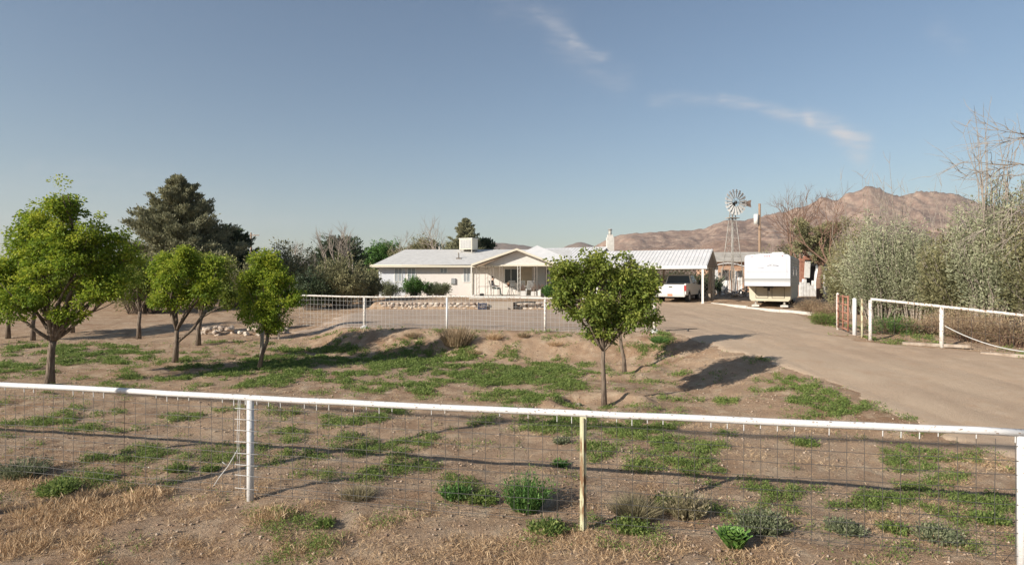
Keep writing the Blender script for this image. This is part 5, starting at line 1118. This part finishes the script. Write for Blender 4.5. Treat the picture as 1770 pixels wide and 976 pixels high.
# ---------------------------------------------------------------- ground cover
GREEN = [(480, 638, 110, 20, 1), (700, 632, 110, 24, 1), (860, 650, 100, 16, 1.2), (960, 655, 60, 20, 1.2), (915, 690, 50, 14, 1.1), (620, 605, 80, 10, .6), (800, 617, 100, 9, .5), (710, 672, 45, 9, 1), (690, 705, 60, 6, .5), (600, 650, 90, 14, .9), (960, 725, 70, 8, 1.1),
  (150, 615, 80, 13, .8), (60, 635, 60, 8, .8), (260, 612, 50, 10, .6), (20, 600, 40, 6, .5), (330, 640, 60, 9, .6), (250, 650, 80, 6, .4), (90, 735, 90, 8, .6), (150, 745, 60, 9, .8), (60, 765, 70, 8, .5), (200, 790, 80, 7, .8), (130, 828, 60, 14, .6), (340, 725, 30, 6, .7), (180, 712, 50, 7, .6), (80, 680, 60, 6, .3),
  (620, 730, 60, 12, 1), (590, 760, 80, 14, 1), (700, 752, 50, 7, .7), (680, 775, 80, 10, 1), (560, 792, 50, 8, .8), (830, 735, 28, 5, .9), (710, 815, 60, 14, 1), (770, 838, 60, 16, .9), (850, 855, 40, 9, .6), (660, 690, 30, 5, .4),
  (1080, 740, 100, 9, 1), (1035, 785, 35, 12, 1), (1170, 770, 50, 14, 1), (1260, 748, 30, 8, .9), (1100, 812, 60, 8, .6), (1200, 805, 40, 12, .8), (1250, 815, 50, 8, .6), (1240, 870, 70, 16, .8), (1120, 880, 60, 10, .6), (1300, 840, 60, 12, .9), (1400, 850, 60, 12, 1), (1480, 870, 70, 12, 1.1), (1390, 815, 60, 8, .7), (1560, 862, 90, 14, 1), (1480, 790, 70, 8, .5), (1570, 800, 70, 16, 1), (1600, 835, 90, 16, .9), (1690, 860, 90, 14, 1.1), (1600, 775, 60, 8, .8), (1740, 880, 50, 12, 1), (1520, 820, 60, 10, .7), (1580, 750, 70, 7, .7), (1700, 780, 60, 8, .7), (1500, 905, 60, 9, .4), (1640, 915, 60, 9, .4), (1330, 885, 60, 9, .6),
  (1350, 672, 50, 9, .9), (1395, 690, 60, 12, 1.1), (1450, 708, 60, 12, 1.1), (1500, 718, 40, 8, .8), (1590, 726, 45, 3.5, .8), (1380, 655, 18, 4, .7), (1115, 598, 36, 10, .9), (1140, 590, 24, 8, .8), (1160, 724, 36, 5, .6), (1225, 692, 60, 7, .35), (1060, 600, 60, 8, .4), (1230, 640, 60, 10, .35), (960, 600, 60, 6, .25),
  (1020, 905, 60, 10, .4), (1200, 910, 60, 8, .5), (930, 905, 60, 10, .4)]
def proj(x, y): z = H0(x, y); return 885 + 1000 * x / y, 480 - 1000 * (z - CAMZ) / y
def field(x, y, L_):
    px, py = proj(x, y); d = np.zeros_like(px)
    for (a, b_, c, e, k) in L_: d = np.maximum(d, k * np.exp(-(((px - a) / (c * 1.15)) ** 2 + ((py - b_) / (e * 1.25)) ** 2)))
    return d
def scatter_weeds():
    rg = np.random.default_rng(5); n = 1500000; y = 3.6 + (22 - 3.6) * rg.random(n) ** 1.25; x = rg.uniform(-1.0, 1.0, n) * (y * .95 + 1.5)
    d = field(x, y, GREEN); nz = fbm(x * 1.6, y * 1.6, 61, 4, .6); nf = fbm(x * 7, y * 7, 71, 2)
    p = np.clip((d * .85 + (nz - .5) * 2.3 - .30) * 2.4, 0, 1) * np.clip((nf - .26) * 2.8, 0, 1) + np.clip((nz - .50) * 1.4, 0, .30) * (nf > .56)
    p *= (1 - drive_mask(x, y)) ; p = p * np.clip((d > .12) + .6, 0, 1)
    keep = rg.random(n) < p * .8; x, y = x[keep], y[keep]; n = len(x); z = H(x, y); sc = .0075 + y * .0018
    k = 3; P = np.repeat(np.stack([x, y, z], 1), k, 0); N_ = n * k; P[:, :2] += rg.normal(size=(N_, 2)) * .025; P[:, 2] += rg.random(N_) ** 1.4 * .06 * np.repeat(np.clip(nf[keep] * 2.2 - .3, .2, 2), k)
    D = rg.normal(size=(N_, 3)); D[:, 2] = np.abs(D[:, 2]) * .9 + .25; V_, F_ = quads(P, D, np.repeat(sc, k) * (.7 + 1.0 * rg.random(N_)), .42, rg)
    tag(fast('ground_weeds', V_, F_, M['weed'], tint=np.clip(.15 + .6 * rg.random(N_) + .5 * (np.repeat(nz[keep], k) - .45), 0, 1)), 'low green weeds growing in patches over the bare yard', 'weeds', kind='stuff'); print('weeds', N_)
scatter_weeds()
STRAW = [(200, 950, 260, 30, .8), (600, 960, 260, 26, .8), (1000, 960, 260, 22, .9), (120, 850, 180, 24, 1.1), (120, 880, 150, 34, 1), (230, 860, 90, 24, 1), (40, 860, 60, 24, .9), (330, 900, 90, 24, .8), (480, 900, 70, 20, .8), (250, 930, 160, 20, .6), (560, 940, 120, 24, .7), (950, 945, 120, 26, 1.1), (1080, 950, 100, 22, .8), (880, 930, 60, 14, .7), (700, 890, 80, 12, .5), (420, 850, 50, 12, .5), (640, 910, 50, 16, .6), (1350, 900, 30, 9, .8), (1340, 950, 70, 16, .5), (1700, 800, 90, 18, 1), (1660, 830, 60, 10, .6), (1560, 890, 60, 8, .6), (1700, 930, 90, 14, .5), (1500, 960, 120, 12, .4), (900, 610, 120, 10, .5), (1040, 620, 80, 14, .4), (1250, 740, 120, 12, .5), (1400, 745, 100, 8, .5), (1450, 760, 80, 9, .4), (800, 960, 160, 14, .5), (740, 690, 60, 8, .3), (830, 690, 60, 8, .4), (1340, 640, 40, 10, .35), (560, 760, 60, 8, .2), (1110, 840, 60, 8, .3), (100, 960, 200, 10, .4), (1100, 700, 80, 9, .3), (1000, 870, 60, 8, .4), (1220, 955, 60, 10, .4)]
def scatter_straw():
    rg = np.random.default_rng(15); n = 1700000; y = 3.3 + (22 - 3.3) * rg.random(n) ** 1.7; x = rg.uniform(-1.0, 1.0, n) * (y * .95 + 1.2)
    d = field(x, y, STRAW); nz = fbm(x * 2.3, y * 2.3, 81, 4, .6); p = np.clip((d + (nz - .5) * 1.8 - .26) * 1.6, 0, 1) * .60 + .015 + .10 * (y < 6.3) * np.clip(nz - .3, 0, 1) + np.clip((nz - .55) * .5, 0, .1) * (y < 9)
    p *= 1 - drive_mask(x, y); keep = rg.random(n) < p; x, y, d, nz = x[keep], y[keep], d[keep], nz[keep]; n = len(x); z = H(x, y)
    tall = np.clip(d, 0, 1) * (x < -1.5) * (y < 8.5) * np.clip((nz - .42) * 5, 0, 1) * (.3 + .7 * rg.random(n)); up = rg.random(n) * (.25 + .75 * tall); L_ = (.018 + .045 * rg.random(n) ** 1.6) * (1 + y * .05) + tall * .13 * rg.random(n)
    D = rg.normal(size=(n, 3)); D[:, 2] = np.abs(D[:, 2]) * .35 + up * 2.2 + .1; V_, F_ = quads(np.stack([x, y, z + .004], 1), D, L_, .075, rg)
    tag(fast('dry_grass', V_, F_, M['straw'], tint=np.clip(.05 + .9 * rg.random(n) , 0, 1)), 'tan dry grass and straw litter scattered along the near fence', 'dry grass', kind='stuff'); print('straw', n)
    # clods and pebbles
    n = 40000; y = 3.4 + 20 * rg.random(n) ** 1.5; x = rg.uniform(-1, 1, n) * (y * .95 + 1); k = rg.random(n) < np.clip(fbm(x * 1.2, y * 1.2, 91, 3) * 1.6 - .35, .05, 1) * (1 - .5 * drive_mask(x, y)); x, y = x[k], y[k]; n = len(x); z = H(x, y); s = (.005 + .014 * rg.random(n) ** 4) * (1 + y * .04)
    o8 = np.array([(1, 0, 0), (0, 1, 0), (-1, 0, 0), (0, -1, 0), (.2, .1, .8), (0, 0, -.6)]); V_ = np.stack([x, y, z + s * .3], 1)[:, None] + o8[None] * s[:, None, None] * (.7 + .6 * rg.random((n, 6, 1)))
    f = np.array([(0, 1, 4), (1, 2, 4), (2, 3, 4), (3, 0, 4), (1, 0, 5), (2, 1, 5), (3, 2, 5), (0, 3, 5)]); F_ = (np.arange(n)[:, None, None] * 6 + f[None]).reshape(-1, 3)
    tag(fast('pebbles', V_.reshape(-1, 3), F_, leafmat('pebble', (.22, .15, .11), (.36, .27, .20), (.46, .38, .30), 0, .9), tint=np.repeat(rg.random(n), 8)), 'small clods and pebbles lying over the bare soil', 'pebbles', kind='stuff')
scatter_straw()
# ---------------------------------------------------------------- dusty air
hm = bpy.data.materials.new('haze'); hm.use_nodes = True; hn = hm.node_tree; hn.nodes.remove(hn.nodes['Principled BSDF'])
pv = hn.nodes.new('ShaderNodeVolumePrincipled'); pv.inputs['Color'].default_value = (.80, .84, .90, 1); pv.inputs['Density'].default_value = .00008; pv.inputs['Anisotropy'].default_value = .1
hn.links.new(pv.outputs[0], hn.nodes['Material Output'].inputs['Volume'])
b = MB(); b.box((500, 1000, 395), (14400, 14400, 830)); tag(b.build('haze', hm), kind='stuff')
